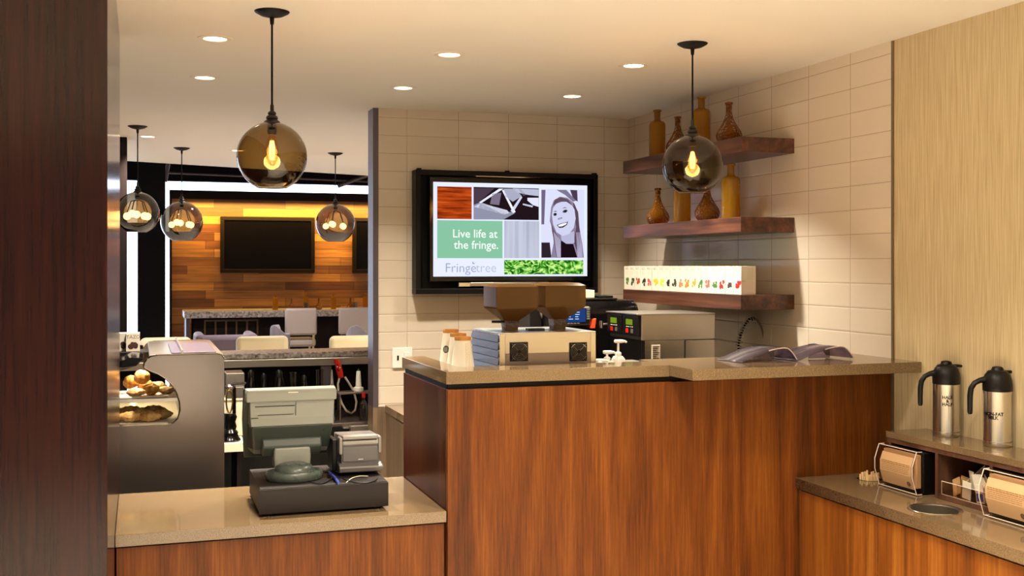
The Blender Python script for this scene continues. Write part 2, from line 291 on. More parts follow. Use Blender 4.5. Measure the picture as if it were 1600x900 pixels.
# ------------------------------------------------------------------ mesh builder
def goff(p):
    v = Vector((0,0,0))
    while p: v += p.location; p = p.parent
    return v
class MB:
    def __init__(s): s.b = bmesh.new()
    def box(s, x0,x1,y0,y1,z0,z1):
        v = [s.b.verts.new(p) for p in ((x0,y0,z0),(x1,y0,z0),(x1,y1,z0),(x0,y1,z0),(x0,y0,z1),(x1,y0,z1),(x1,y1,z1),(x0,y1,z1))]
        for f in ((3,2,1,0),(4,5,6,7),(0,1,5,4),(1,2,6,5),(2,3,7,6),(3,0,4,7)): s.b.faces.new([v[i] for i in f])
        return s
    def hexa(s, bot, top):
        v = [s.b.verts.new(p) for p in list(bot)+list(top)]
        n = len(bot)
        s.b.faces.new([v[i] for i in range(n)][::-1]); s.b.faces.new(v[n:])
        for i in range(n): j = (i+1)%n; s.b.faces.new((v[i],v[j],v[n+j],v[n+i]))
        return s
    def prism(s, poly, axis, a0, a1):
        def P(u,w,a): return {'x':(a,u,w),'y':(u,a,w),'z':(u,w,a)}[axis]
        A = [s.b.verts.new(P(u,w,a0)) for u,w in poly]; B = [s.b.verts.new(P(u,w,a1)) for u,w in poly]
        n = len(poly)
        s.b.faces.new(A); s.b.faces.new(B[::-1])
        for i in range(n): j = (i+1)%n; s.b.faces.new((A[j],A[i],B[i],B[j]))
        return s
    def lathe(s, prof, c=(0,0,0), seg=32, mat=None, cap=True):
        rings = []
        for r, z in prof:
            if r < 1e-5: rings.append([s.b.verts.new(Vector(c)+Vector((0,0,z)))])
            else: rings.append([s.b.verts.new(Vector(c)+Vector((r*math.cos(2*math.pi*i/seg), r*math.sin(2*math.pi*i/seg), z))) for i in range(seg)])
        for A, B in zip(rings, rings[1:]):
            for i in range(seg):
                j = (i+1)%seg
                if len(A)==1 and len(B)==1: continue
                if len(A)==1: s.b.faces.new((A[0],B[j],B[i]))
                elif len(B)==1: s.b.faces.new((A[i],A[j],B[0]))
                else: s.b.faces.new((A[i],A[j],B[j],B[i]))
        if cap:
            if len(rings[0])>1: s.b.faces.new(rings[0][::-1])
            if len(rings[-1])>1: s.b.faces.new(rings[-1])
        return s
    def tube(s, pts, r, seg=8, closed=False):
        pts = [Vector(p) for p in pts]; n = len(pts); rs = r if isinstance(r,(list,tuple)) else [r]*n
        up = Vector((0,0,1)); rings = []; prev = None
        for i,p in enumerate(pts):
            if closed: d = pts[(i+1)%n]-pts[i-1]
            else: d = pts[min(i+1,n-1)]-pts[max(i-1,0)]
            d.normalize()
            if prev is None:
                a = d.cross(up);
                if a.length < 1e-3: a = d.cross(Vector((1,0,0)))
            else:
                a = prev - d*prev.dot(d)
                if a.length < 1e-4: a = d.cross(up)
            a.normalize(); prev = a; q = d.cross(a)
            rings.append([s.b.verts.new(p+(a*math.cos(2*math.pi*k/seg)+q*math.sin(2*math.pi*k/seg))*rs[i]) for k in range(seg)])
        rng = list(zip(rings, rings[1:])) + ([(rings[-1],rings[0])] if closed else [])
        for A,B in rng:
            for k in range(seg): j=(k+1)%seg; s.b.faces.new((A[k],A[j],B[j],B[k]))
        if not closed: s.b.faces.new(rings[0][::-1]); s.b.faces.new(rings[-1])
        return s
    def ball(s, c, r, sc=(1,1,1), sub=2, jit=0):
        k = bmesh.ops.create_icosphere(s.b, subdivisions=sub, radius=r)
        for v in k['verts']:
            f = 1 + random.uniform(-jit,jit)
            v.co = Vector((v.co.x*sc[0]*f+c[0], v.co.y*sc[1]*f+c[1], v.co.z*sc[2]*f+c[2]))
        return s
    def quad(s, *p):
        s.b.faces.new([s.b.verts.new(q) for q in p]); return s
    def rot(s, ang, axis, about=(0,0,0)):
        bmesh.ops.rotate(s.b, verts=s.b.verts, cent=about, matrix=Matrix.Rotation(ang, 3, axis)); return s
    def build(s, name, mat, parent=None, smooth=False, bevel=0, seg=2, local=False, sub=0):
        if parent and not local: bmesh.ops.translate(s.b, verts=s.b.verts, vec=-goff(parent))
        bmesh.ops.recalc_face_normals(s.b, faces=s.b.faces)
        me = bpy.data.meshes.new(name); s.b.to_mesh(me); s.b.free()
        me.materials.append(M[mat] if isinstance(mat,str) else mat)
        if smooth:
            for p in me.polygons: p.use_smooth = True
        o = bpy.data.objects.new(name, me); COL.objects.link(o); o.parent = parent
        if bevel:
            md = o.modifiers.new('bevel','BEVEL'); md.width = bevel; md.segments = seg; md.limit_method = 'ANGLE'; md.angle_limit = .6
        if sub:
            md = o.modifiers.new('sub','SUBSURF'); md.levels = md.render_levels = sub
        if smooth and not sub:
            try: me.set_sharp_from_angle(angle=.7)
            except Exception: pass
        return o
def tag(o, label, cat, group=None):
    o['label'] = label; o['category'] = cat
    if group: o['group'] = group
    return o
def thing(name, label, cat, loc=(0,0,0), group=None):
    o = bpy.data.objects.new(name, None); COL.objects.link(o); o.location = loc; o.empty_display_size = .05
    return tag(o, label, cat, group)
def struct(o, parent=None):
    o['kind'] = 'structure'; return o
def copy_tree(o, loc, label, parent=None, top=True):
    c = o.copy(); COL.objects.link(c); c.parent = parent
    if top:
        c.location = loc; c['label'] = label
    for ch in [k for k in o.children]: copy_tree(ch, None, None, c, False)
    return c
def text(body, size, mat, parent, loc, rot, name='lettering', ext=.0004, align='CENTER', sx=1, world=True, bold=0, spacing=1):
    cu = bpy.data.curves.new('t','FONT'); cu.body = body; cu.size = size; cu.extrude = ext; cu.align_x = align; cu.align_y = 'CENTER'; cu.offset = bold; cu.space_line = spacing
    cu.resolution_u = 3
    o = bpy.data.objects.new('t', cu); COL.objects.link(o)
    dg = bpy.context.evaluated_depsgraph_get(); me = bpy.data.meshes.new_from_object(o.evaluated_get(dg)); bpy.data.objects.remove(o)
    R = Matrix.LocRotScale(Vector(loc), rot if not isinstance(rot,(tuple,list)) else __import__('mathutils').Euler(rot), Vector((sx,1,1)))
    me.transform(R)
    if parent and world: me.transform(Matrix.Translation(-goff(parent)))
    me.name = name; me.materials.clear(); me.materials.append(M[mat] if isinstance(mat,str) else mat)
    q = bpy.data.objects.new(name, me); COL.objects.link(q); q.parent = parent; return q
FACE_CAM = (math.pi/2,0,0)                 # text reading towards -Y
FACE_LEFT = (math.pi/2,0,-math.pi/2)       # text reading towards -X

def slab_holes(name, outline, holes, z0, z1, mat, parent=None):
    cu = bpy.data.curves.new('s','CURVE'); cu.dimensions = '2D'; cu.fill_mode = 'BOTH'; cu.extrude = (z1-z0)/2
    def add(pts):
        sp = cu.splines.new('POLY'); sp.points.add(len(pts)-1)
        for q,(x,y) in zip(sp.points, pts): q.co = (x,y,0,1)
        sp.use_cyclic_u = True
    add(outline)
    for (cx,cy,r) in holes: add([(cx+r*math.cos(2*math.pi*i/48), cy+r*math.sin(2*math.pi*i/48)) for i in range(48)])
    o = bpy.data.objects.new('s', cu); COL.objects.link(o); dg = bpy.context.evaluated_depsgraph_get()
    me = bpy.data.meshes.new_from_object(o.evaluated_get(dg)); bpy.data.objects.remove(o)
    me.transform(Matrix.Translation((0,0,(z0+z1)/2))); me.materials.clear(); me.materials.append(M[mat])
    q = bpy.data.objects.new(name, me); COL.objects.link(q); q.parent = parent
    return q

# ================================================================== SETTING
XW, YB = 2.82, 6.157
struct(MB().box(-4,9,-3,4.3,-.1,0).build('floor','floor_light'))
struct(MB().box(-4,9,4.3,16,-.1,0).build('floor_staff','floor'))
# ceiling: room soffit with a slanted far edge, and an unseen dark cover added to block world light
e0, e1 = (-4, 8.45), (9, 13.45)
struct(MB().prism([(-4,-3),(9,-3),e1,e0],'z',CEIL,CEIL+.12).build('ceiling','ceiling'))
struct(MB().box(-4,9,8,16,3.9,4.0).build('added_ceiling_cover','navy'))
struct(MB().box(1.264+.012,XW+.1,YB,YB+.125,.0,CEIL).build('wall_back','tile_back'))
struct(MB().box(1.245,1.276,YB-.008,YB+.14,.80,CEIL).build('trim_1','trim_metal',bevel=.002))
struct(MB().box(1.245,1.276,YB-.008,YB+.14,0,.80).build('trim_5','grey_wood'))
struct(MB().box(XW,XW+.1,3.66,YB,0,CEIL).build('wall_right','tile_right'))
struct(MB().box(XW,XW+.1,-3,3.652,0,CEIL).build('wall_right_wallpaper','wallpaper'))
struct(MB().box(XW-.005,XW+.02,3.650,3.6635,0,CEIL-.002).build('trim_2','trim_bronze',bevel=.001))
struct(MB().box(-2.2,-.0745,2.85,4.59,0,CEIL).build('wall_left','dark_wood',bevel=.002))
struct(MB().box(-4,-2.2,4.4,4.59,0,CEIL).build('wall_left_return','dark_wood'))
struct(MB().box(-4.1,-4,-3,16,0,4).build('wall_side','ceiling'))
struct(MB().box(-.7,-.085,8.1,8.3,0,CEIL).build('wall_post','espresso'))
# lounge end
YF = 13.8
struct(MB().box(.36,6.5,YF,YF+.15,0,2.40).build('wall_far','planks'))
struct(MB().box(.36,6.5,YF-.10,YF+.15,2.40,2.50).build('trim_3','espresso'))
struct(MB().box(.335,.36,YF-.1,YF+.15,0,2.50).build('trim_4','espresso'))
struct(MB().box(-.02,.215,10.3,10.6,0,3.9).build('wall_column','navy'))
struct(MB().box(-4,9,15.0,15.2,2.70,3.9).build('wall_bulkhead','navy'))
w1 = thing('window_1','','',(0,15.1,0)); del w1['label']; del w1['category']; w1['kind']='structure'
MB().box(-4,9,15.1,15.12,.0,2.70).build('pane','daylight',w1)
for x in (-2.2,-.9): MB().box(x-.03,x+.03,15.03,15.1,0,2.70).build('mullion','navy',w1)
c = bpy.data.objects.new('ceiling_rail', None); COL.objects.link(c); c.location = (1.5,12,2.5); tag(c,'thin pale metal rail with slanting struts in the dark opening above the plank wall','rail')
ra, rb_ = at(262,270,Y=11.8), at(590,284.5,Y=12.6)
MB().tube([ra,rb_],.012).build('rail','trim_metal',c)
sa, sb = at(258,284,Y=11.8), at(263,254,Y=11.8); MB().tube([sa, sa+(sb-sa)*6.0],.022).build('strut','trim_metal',c)
MB().tube([at(528,291,Y=12.45),at(582,271,Y=12.3)],.022).build('strut','trim_metal',c)
struct(MB().box(1.27,1.33,YB-.004,YB+.01,0,.803).build('trim_6','grey_wood'))

# ================================================================== COUNTERS
ZP, ZL, ZS, ZC = .757, 1.235, 1.235, .789        # till worktop, ledge, hand-off ledge, condiment worktop
# low service counter
c = thing('service_counter','low walnut fronted counter under the till, left of the tall bar','counter',(.5,3.7,0))
MB().box(-.07,.995,3.685,3.71,.02,ZP-.045).build('front_panel','walnut',c,bevel=.001)
MB().box(-.07,.98,3.715,4.30,.02,ZP-.09).build('carcass','espresso',c)
MB().box(-.07,.995,3.70,3.71,ZP-.052,ZP-.0385).build('shadow_reveal','black_matte',c)
tag(MB().box(-.0735,.998,3.668,4.33,ZP-.038,ZP).build('low_worktop','quartz',bevel=.002),'low taupe quartz worktop carrying the till and cash drawer','worktop')
# tall bar
c = thing('bar_counter','tall walnut veneer bar counter in the middle, carrying the raised ledges','counter',(1.9,3.7,0))
MB().box(1.001,XW-.002,3.664,3.69,.02,ZL-.062).build('front_panel','walnut',c,bevel=.001)
MB().box(1.000,1.022,3.6905,4.33,.02,ZL-.062).build('end_panel','walnut_dark',c,bevel=.001)
MB().box(1.03,XW-.01,3.71,3.80,.02,ZL-.07).build('carcass','espresso',c)
MB().box(1.008,XW-.01,3.682,3.72,ZL-.064,ZL-.0435).build('shadow_reveal','black_matte',c)
MB().box(1.006,1.03,3.70,4.325,ZL-.064,ZL-.0435).build('side_reveal','black_matte',c)
led = MB().prism([(.997,3.668),(1.846,3.668),(1.846,3.835),(1.09,3.835),(1.09,4.345),(.997,4.345)],'z',ZL-.043,ZL).build('bar_ledge','quartz',bevel=.0015)
tag(led,'narrow taupe quartz ledge on the left of the bar, below the paper cups','worktop')
led = MB().box(1.846,XW-.001,3.488,3.93,ZL-.041,ZL-.001).build('hand_off_ledge','quartz',bevel=.0015)
tag(led,'wide overhanging taupe quartz ledge on the right of the bar, under the clear covers','worktop')
# equipment top tucked behind the ledge
c = thing('equipment_stand','low stand hidden behind the bar ledge that carries the grinder and cups','counter',(1.45,4.05,0))
MB().box(1.115,1.99,3.84,4.30,1.17,1.20).build('top','steel',c)
for x in (1.14,1.96):
    for y in (3.87,4.27): MB().box(x-.015,x+.015,y-.015,y+.015,0,1.17).build('leg','steel_dark',c)
# staff-side back counter (L shape)
c = thing('back_counter','brown laminate back counter below the tiled wall, seen left of the bar','counter',(2,5.8,0))
MB().box(1.322,1.345,5.52,YB-.004,.02,.772).build('end_panel','grey_wood',c)
MB().box(1.36,XW-.01,5.54,YB-.004,.02,.772).build('carcass','espresso',c)
MB().box(1.66,XW-.01,4.46,5.53,.02,.772).build('side_carcass','espresso',c)
tag(MB().prism([(1.313,5.50),(1.64,5.50),(1.64,4.44),(XW-.001,4.44),(XW-.001,YB-.005),(1.313,YB-.005)],'z',.774,.813).build('back_worktop','quartz',bevel=.001),'taupe quartz back worktop meeting the bottom of the white tiles','worktop')
# condiment station
c = thing('condiment_cabinet','walnut striped cabinet of the condiment station in the right corner','cabinet',(2.6,2.9,0))
MB().box(2.392,2.41,3.19,3.658,.02,ZC-.048).build('door','walnut_stripe',c,bevel=.001)
MB().box(2.392,2.41,1.6,3.186,.02,ZC-.048).build('door','walnut_stripe',c,bevel=.001)
MB().box(2.396,2.42,1.6,3.65,ZC-.05,ZC-.0385).build('shadow_reveal','black_matte',c)
MB().box(2.43,2.80,1.6,1.62,.02,ZC-.05).build('end_panel','mid_wood',c)
MB().box(2.42,2.80,1.62,3.64,.3,.32).build('shelf','mid_wood',c)
HOLE = at(1461,796,Z=ZC); ST = at(1359,748.5,Z=ZC)
q = slab_holes('condiment_worktop',[(2.375,1.5),(XW-.001,1.5),(XW-.001,3.66),(2.375,3.66)],[(HOLE.x,HOLE.y,.078),(ST.x,ST.y,.044)],ZC-.038,ZC,'quartz')
tag(q,'taupe quartz condiment worktop with the round steel waste hole, right corner','worktop')
# waste chute
c = thing('waste_chute','round brushed steel waste chute set in the condiment worktop','chute',(HOLE.x,HOLE.y,ZC))
MB().lathe([(.074,-.16),(.076,-.16),(.078,.0005),(.086,.003),(.088,.0015),(.088,.0003),(.0785,.0003),(.074,-.002),(.074,-.155),(0,-.155)],(HOLE.x,HOLE.y,ZC),48,cap=False).build('collar','steel_v',c,smooth=True)
# stirrer cup
c = thing('stirrer_well','dark round well sunk in the condiment worktop holding wooden stirrers','cup',(ST.x,ST.y,ZC))
MB().lathe([(.0,-.10),(.042,-.10),(.0435,.0005),(.047,.001),(.047,.0003),(.0440,.0002),(.041,-.098),(0,-.098)],(ST.x,ST.y,ZC),32,cap=False).build('liner','black_matte',c,smooth=True)
M['birch'] = pr('birch_wood','E9C893',.6,noise=.08,nscale=60)
i = 0
for gx in range(9):
    for gy in range(5):
        x = ST.x-.033+gx*.0082; y = ST.y-.030+gy*.0145
        if (x-ST.x)**2+(y-ST.y)**2 > .036**2: continue
        a = random.uniform(-.5,.5); h = .014+random.uniform(-.006,.014)
        o = MB().box(-.0025,.0025,-.0007*4,.0007*4,-.10,h).rot(a,'Z').rot(random.uniform(-.07,.07),'X').build('wooden_stirrer','birch',local=True)
        o.location = (x,y,ZC); tag(o,'pale wooden stirrer in the round well beside the napkin holder','stirrer','wooden stirrers in the round well')
# shelf unit on the condiment worktop
SX, Y0, Y1 = 2.634, 3.458, 1.55
c = thing('condiment_shelf','low taupe topped walnut shelf unit with open bays on the condiment worktop','shelf unit',(2.72,2.9,ZC))
ZT = .985
MB().box(SX,XW-.002,Y1,Y0,ZT-.024,ZT).build('top','quartz',c,bevel=.001)
MB().box(SX+.003,XW-.004,Y1,Y0-.003,ZT-.040,ZT-.0245).build('upper_rail','mid_wood',c)
for y in (Y0-.018,3.186,2.925,2.66,2.35): MB().box(SX+.003,XW-.004,y-.007,y+.007,ZC+.001,ZT-.0405).build('divider','mid_wood',c,bevel=.0005)
MB().box(SX+.003,XW-.004,2.935,3.178,ZC+.001,ZC+.016).build('bay_floor','mid_wood',c)
MB().box(XW-.012,XW-.004,Y1,Y0,ZC+.001,ZT-.041).build('back_panel','espresso',c)

# napkin holders
def napkin_holder(yc, label):
    c = thing('napkin_holder',label,'napkin holder',(2.67,yc,ZC),'napkin holders in the condiment shelf')
    w, h = .104, .150; z0 = ZC+.004
    MB().box(2.618,2.785,yc-w,yc+w,z0,z0+h-.006).build('housing','black',c,bevel=.004)
    MB().box(2.60,2.622,yc-w+.012,yc+w-.012,z0+.018,z0+h-.014).build('napkins','napkin',c,bevel=.003)
    sec = [(2.612,z0+.0),(2.590,z0+.0),(2.571,z0+.060),(2.571,z0+.098),(2.590,z0+h),(2.612,z0+h)]
    sec2 = [(2.612,z0+.004),(2.593,z0+.004),(2.575,z0+.061),(2.575,z0+.097),(2.593,z0+h-.004),(2.612,z0+h-.004)]
    m = MB(); n = len(sec)
    A = [m.b.verts.new((x,yc-w,z)) for x,z in sec]; B = [m.b.verts.new((x,yc+w,z)) for x,z in sec]
    for k in range(n-1): m.b.faces.new((A[k],A[k+1],B[k+1],B[k]))
    m.b.faces.new(A); m.b.faces.new(B[::-1])
    m.build('clear_cover','clear',c)
    # bright moulded rim of the cover
    m = MB()
    for yy in (yc-w,yc+w): m.tube([(x,yy,z) for x,z in sec],.0016,6)
    m.tube([(2.59,yc-w,z0+h),(2.59,yc+w,z0+h)],.0016,6); m.tube([(2.59,yc-w,z0+.001),(2.59,yc+w,z0+.001)],.0016,6)
    m.build('cover_rim','clear_edge',c)
    # printed sheet following the lower face
    sh = [(2.594,z0+.014),(2.580,z0+.060),(2.580,z0+.095),(2.592,z0+.126)]
    m = MB()
    for (xa,za),(xb,zb) in zip(sh,sh[1:]): m.hexa([(xa,yc-w+.018,za),(xa+.0012,yc-w+.018,za),(xa+.0012,yc+w-.018,za),(xa,yc+w-.018,za)],[(xb,yc-w+.018,zb),(xb+.0012,yc-w+.018,zb),(xb+.0012,yc+w-.018,zb),(xb,yc+w-.018,zb)])
    pg = m.build('printed_sheet','sheet',c)
    m = MB(); rr = random.Random(3)          # rows of print too small to read
    for k in range(6):
        zz = z0+.096-k*.0062; y = yc+w-.026; end = yc-w+(.026 if k<3 else .034)
        xx = 2.5796 if zz > z0+.06 else 2.5796+.304*(z0+.06-zz)
        while y > end:
            l_ = rr.uniform(.005,.016); m.box(xx,xx+.0003,max(end,y-l_),y,zz,zz+(.0028 if k<2 else .0018)); y -= l_+.0025
    m.build('print_rows','ink_brown',c)
    r = MB().lathe([(.0065,0),(.0085,0),(.0085,.0004),(.0065,.0004)],(0,0,0),24,cap=False)
    for k in (-.003,0,.003): r.box(k-.0006,k+.0006,-.006,.006,0,.0004)
    r.rot(-math.pi/2,'Y'); r.rot(-.28,'Y')
    bmesh.ops.translate(r.b,verts=r.b.verts,vec=(2.5868,yc-w+.038,z0+.032)); r.build('round_emblem','ink',c)
    return c
M['clear_edge'] = pr('acrylic_edge','E8D8CC',.12,spec=.8)
napkin_holder(3.335,'brown napkin holder with clear cover beside the wooden stirrers')
napkin_holder(2.800,'brown napkin holder with clear cover cut by the right edge of the photo')

# clear bin of sugar packets
c = thing('packet_bin','small clear acrylic bin of sweetener packets in the middle shelf bay','bin',(2.7,3.05,ZC+.016))
zb = ZC+.0165
MB().box(2.640,2.644,2.945,3.165,zb,zb+.045).box(2.64,2.79,2.945,2.949,zb,zb+.045).box(2.64,2.79,3.161,3.165,zb,zb+.045).box(2.64,2.79,3.085,3.088,zb,zb+.05).box(2.64,2.79,2.945,3.165,zb,zb+.002).build('tray','clear',c)
MB().tube([(2.642,2.945,zb+.046),(2.642,3.165,zb+.046),(2.642,3.165,zb+.001)],.0013,6).tube([(2.642,2.945,zb+.001),(2.642,3.165,zb+.001)],.0013,6).build('rim','clear_edge',c)
c2 = MB().tube([(2.70,3.135,zb+.03),(2.72,3.045,zb+.115)],.0022,6).build('plastic_spoon','clear_edge'); tag(c2,'thin clear stick leaning out of the packet bin','stick')
def packet(mat, loc, rot, label, logo=None):
    o = MB().box(-.0012,.0012,-.018,.018,0,.062).build('sugar_packet',mat,bevel=.0005,local=True)
    o.location = loc; o.rotation_euler = rot; tag(o,label,'packet','sugar and sweetener packets'); return o
for k in range(7):
    packet('kraft',(2.67+.014*k,3.125+random.uniform(-.01,.012),zb+.004),(random.uniform(-.5,.5),.2+random.uniform(-.15,.5),random.uniform(-.3,.3)),'brown raw sugar packet in the left half of the packet bin')
for k in range(9):
    packet('paper',(2.665+.011*k,3.03+random.uniform(-.03,.03),zb+.025+random.uniform(0,.02)),(random.uniform(-.7,.7),random.uniform(-.2,.5),random.uniform(-.4,.4)),'crumpled white sugar packet in the heap of the packet bin')
packet('paper',(2.652,3.055,zb+.004),(.15,-.12,.1),'white printed packet leaning at the front centre of the packet bin')
o = packet('paper',(2.650,2.985,zb+.004),(-.1,-.05,0),'white and blue sweetener packet at the right front of the packet bin')
MB().box(-.0017,-.0012,-.015,.015,.006,.032).build('blue_band','blue',o,local=True)
for k in range(3):
    o = packet('paper',(2.66+.02*k,2.965,zb+.006),(0.05,.05,.05*k),'white sweetener packet standing behind the blue banded one')

# ================================================================== CARAFES
def carafe(px, py, words, label):
    p = at(px, py, Z=ZT); c = thing('carafe',label,'carafe',(p.x,p.y,ZT),'steel milk carafes')
    x, y = p.x, p.y; z = ZT+.0005
    MB().lathe([(.0,0),(.046,0),(.0468,.002),(.0468,.016),(.0462,.018),(.0462,.186),(.044,.190),(0,.190)],(x,y,z),48).build('body','steel_v',c,smooth=True)
    MB().lathe([(.0470,.0155),(.0474,.0165),(.0470,.0175)],(x,y,z),48).build('base_ring','steel_dark',c,smooth=True)
    MB().lathe([(0,.187),(.0472,.187),(.0480,.191),(.0480,.207),(.0460,.226),(.041,.242),(.034,.250),(0,.250)],(x,y,z),48).build('collar','black',c,smooth=True)
    l = MB().lathe([(0,.248),(.033,.248),(.034,.252),(.030,.256),(.021,.258),(.017,.268),(.009,.271),(0,.271)],(x,y,z),32).build('lid','black',c,smooth=True)
    # thumb lever towards camera right, handle towards camera left (camera axes: right = (cos,-sin))
    R = Vector((math.cos(TH),-math.sin(TH),0)); P = Vector((x,y,z))
    MB().tube([P+R*.022+Vector((0,0,.252)),P+R*.045+Vector((0,0,.252)),P+R*.058+Vector((0,0,.251)),P+R*.060+Vector((0,0,.246))],[.006,.0055,.005,.004],8).build('spout_lever','black',c,smooth=True)
    H = [(-.040,.226),(-.060,.223),(-.078,.214),(-.090,.196),(-.0935,.172),(-.094,.14),(-.094,.115),(-.093,.108)]
    MB().tube([P+R*a+Vector((0,0,b_)) for a,b_ in H],[.012,.0095,.009,.0095,.0095,.009,.0088,.006],12).build('handle','black',c,smooth=True)
    # lettering wrapped on the front
    D = -math.atan2(x,y)          # facing the camera roughly
    ang = D+.0
    n = Vector((math.sin(-ang)*-1, -math.cos(-ang),0)); n.normalize()
    for k, wd in enumerate(words):
        zz = (.142 if len(words)==3 else .112)-k*.0125
        t_ = text(wd,.0160,'ink',c,(0,0,0),(0,0,0),'lettering',.0003,bold=.0003,world=False,sx=.95)
        for v in t_.data.vertices:
            u, h, dd = v.co
            a = (u+LO)/.0475; rr = .0475+dd
            base = math.atan2(n.y,n.x)
            v.co = Vector((rr*math.cos(base+a), rr*math.sin(base+a), zz+h+.0005))
    return c
LO = .004
carafe(1478.5,680.5,('HALF','&','HALF'),'steel carafe lettered HALF & HALF with black lid and handle')
LO = -.014
carafe(1558.5,696.5,('NON-FAT','MILK'),'steel carafe lettered NON-FAT MILK with black lid, nearest the right edge')

# ================================================================== WALL SHELVES, BOTTLES, TEA BOXES
SXL = 2.543
for z, nm in ((2.178,'top'),(1.819,'middle'),(1.4684,'bottom')):
    o = MB().box(SXL,XW-.001,4.35,5.62,z-.067,z).build('wall_shelf','shelf_wood',bevel=.002)
    tag(o,{'top':'topmost thick walnut floating shelf with four amber bottles','middle':'middle thick walnut floating shelf with four amber bottles','bottom':'lowest thick walnut floating shelf with the row of tea boxes'}[nm],'shelf','walnut floating shelves')
def prof_tall(): return [(0,0),(.040,0),(.0435,.004),(.0440,.010),(.0440,.178),(.042,.192),(.034,.201),(.022,.205),(.0175,.210),(.0165,.218),(.0165,.252),(.018,.254),(.0225,.256),(.0225,.262),(.019,.265),(.014,.265),(.013,.20),(0,.20)]
def prof_flask(): return [(0,0),(.034,0),(.050,.010),(.060,.028),(.0625,.045),(.057,.062),(.043,.083),(.030,.105),(.021,.125),(.0155,.145),(.0145,.165),(.0150,.190),(.0185,.193),(.0195,.198),(.017,.202),(.011,.202),(.010,.15),(0,.15)]
bt = MB().lathe(prof_tall(),(0,0,0),40).build('amber_bottle','amber_tall',local=True,smooth=True)
bf = MB().lathe(prof_flask(),(0,0,0),40).build('amber_bottle','amber_flask',local=True,smooth=True)
used = set()
def bottle(kind, loc, label, group, sc=1):
    src = bt if kind=='t' else bf
    if kind in used: o = src.copy(); COL.objects.link(o)
    else: o = src; used.add(kind)
    o.location = loc; o.scale = (sc,)*3; tag(o,label,'bottle',group); return o
G1 = 'amber glass bottles on the wall shelves'
for kind, px, z, lab in (('t',1027,2.178,'straight amber bottle at the far left end of the top shelf'),
    ('f',1059,2.178,'slim necked amber flask on the top shelf, partly behind the globe lamp cord'),
    ('t',1096,2.178,'straight amber bottle standing directly behind the lamp cord on the top shelf'),
    ('f',1139,2.178,'round bellied amber flask at the near end of the top shelf'),
    ('f',1028,1.819,'round bellied amber flask at the far left end of the middle shelf'),
    ('t',1066,1.819,'straight amber bottle on the middle shelf, its top behind the globe lamp'),
    ('f',1105,1.819,'round bellied amber flask on the middle shelf with its neck behind the globe lamp'),
    ('t',1142,1.819,'straight amber bottle at the near end of the middle shelf')):
    p = at(px, 300, X=2.655 if kind=='t' else 2.665)
    o = bottle(kind,(p.x,p.y,z),lab,G1)
fruits = ['2E5A28','24301A','A8321E','1E1A18','D8443A','E8B81C','E8C81C','2A2018','2A2018','D86A40','E07A20','E08A20','3E7A2E','D8402E','3A6A2A','D01818','1E1A18','D01818','C81414','2A201A']
tmat = {}
def colm(c):
    if c not in tmat: tmat[c] = pr('printed_colour_'+c.lower(), c, .6)
    return tmat[c]
desc = ['dark green leaf print','green leaf print','rust red print','black print','coral fruit print','yellow blossom print','yellow lemon print','black and yellow print','dark ring print','orange bud print','orange fruit print','amber fruit print','green sprig print','pink fruit print','green mint print','red fruit print','dark bark print','bright red berry print']
cols18 = ['4E7A38','24401A','B0402A','1E1A18','D8443A','E8B81C','E8C820','2A2018','2A2A18','D87A50','E07A20','E09A20','3E7A2E','D85A4E','3A6A2A','D01818','3A3430','C81414']
TB0 = 5.655; TP = (5.655-4.39)/18
for i in range(18):
    yb = TB0-i*TP; ya = yb-TP+.001
    zz = 1.4690; xf = 2.566+random.uniform(-.002,.003)
    lab = desc[i]+' tea box, '+('first at the far left end of the row' if i==0 else 'last at the near end, its cream side showing' if i==17 else ('%s from the far end of the row' % ['','second','third','fourth','fifth','sixth','seventh','eighth','ninth','tenth','eleventh','twelfth','thirteenth','fourteenth','fifteenth','sixteenth','seventeenth'][i]))
    c = thing('tea_box',lab,'box',(xf+.037,(ya+yb)/2,zz),'tea boxes on the lowest wall shelf')
    MB().box(xf,xf+.075,ya,yb,zz,zz+.129).build('carton','paper',c,bevel=.0008)
    m = MB(); yc = (ya+yb)/2; rr = random.Random(i)
    for k in range(9):
        cy = yc-.010+rr.uniform(-.018,.018); cz = zz+.044+rr.uniform(-.015,.015); r_ = rr.uniform(.006,.0105); ff = xf-.0002-k*.00006
        m.b.faces.new([m.b.verts.new((ff,cy+r_*math.cos(a)*(1+.3*math.sin(3*a+k)),cz+r_*math.sin(a))) for a in [j*math.pi/6 for j in range(12)]])
    m.build('fruit_print',colm(cols18[i]),c)
    text('TAZO',.0185,colm('8A7F6E'),c,(xf-.0003,yc,zz+.115),FACE_LEFT,'lettering',.0001,sx=.95)
    m = MB()
    for k in range(4): m.box(xf-.0003,xf-.0001,yc-.016,yc+.016,zz+.098-k*.005,zz+.0988-k*.005)
    m.build('print_lines',colm('B8AE98'),c)
    if i==17:
        m = MB()
        for k in range(9): m.box(xf+.030,xf+.066,ya-.0003,ya-.0001,zz+.118-k*.006,zz+.119-k*.006)
        m.box(xf+.004,xf+.020,ya-.0003,ya-.0001,zz+.060,zz+.063)
        m.build('side_print',colm('B8AE98'),c)

# ================================================================== TELEVISION
YT = 6.055
c = thing('television','large black framed television on the tiled wall showing a photo collage','television',tuple(at(793,365,Y=YT)))
a = at(650,265,Y=YT); d = at(934.5,458,Y=YT)
x0,x1,z1,z0 = a.x,d.x,a.z,d.z
z1 = at(793,268.5,Y=YT).z; z0 = at(793,458.5,Y=YT).z
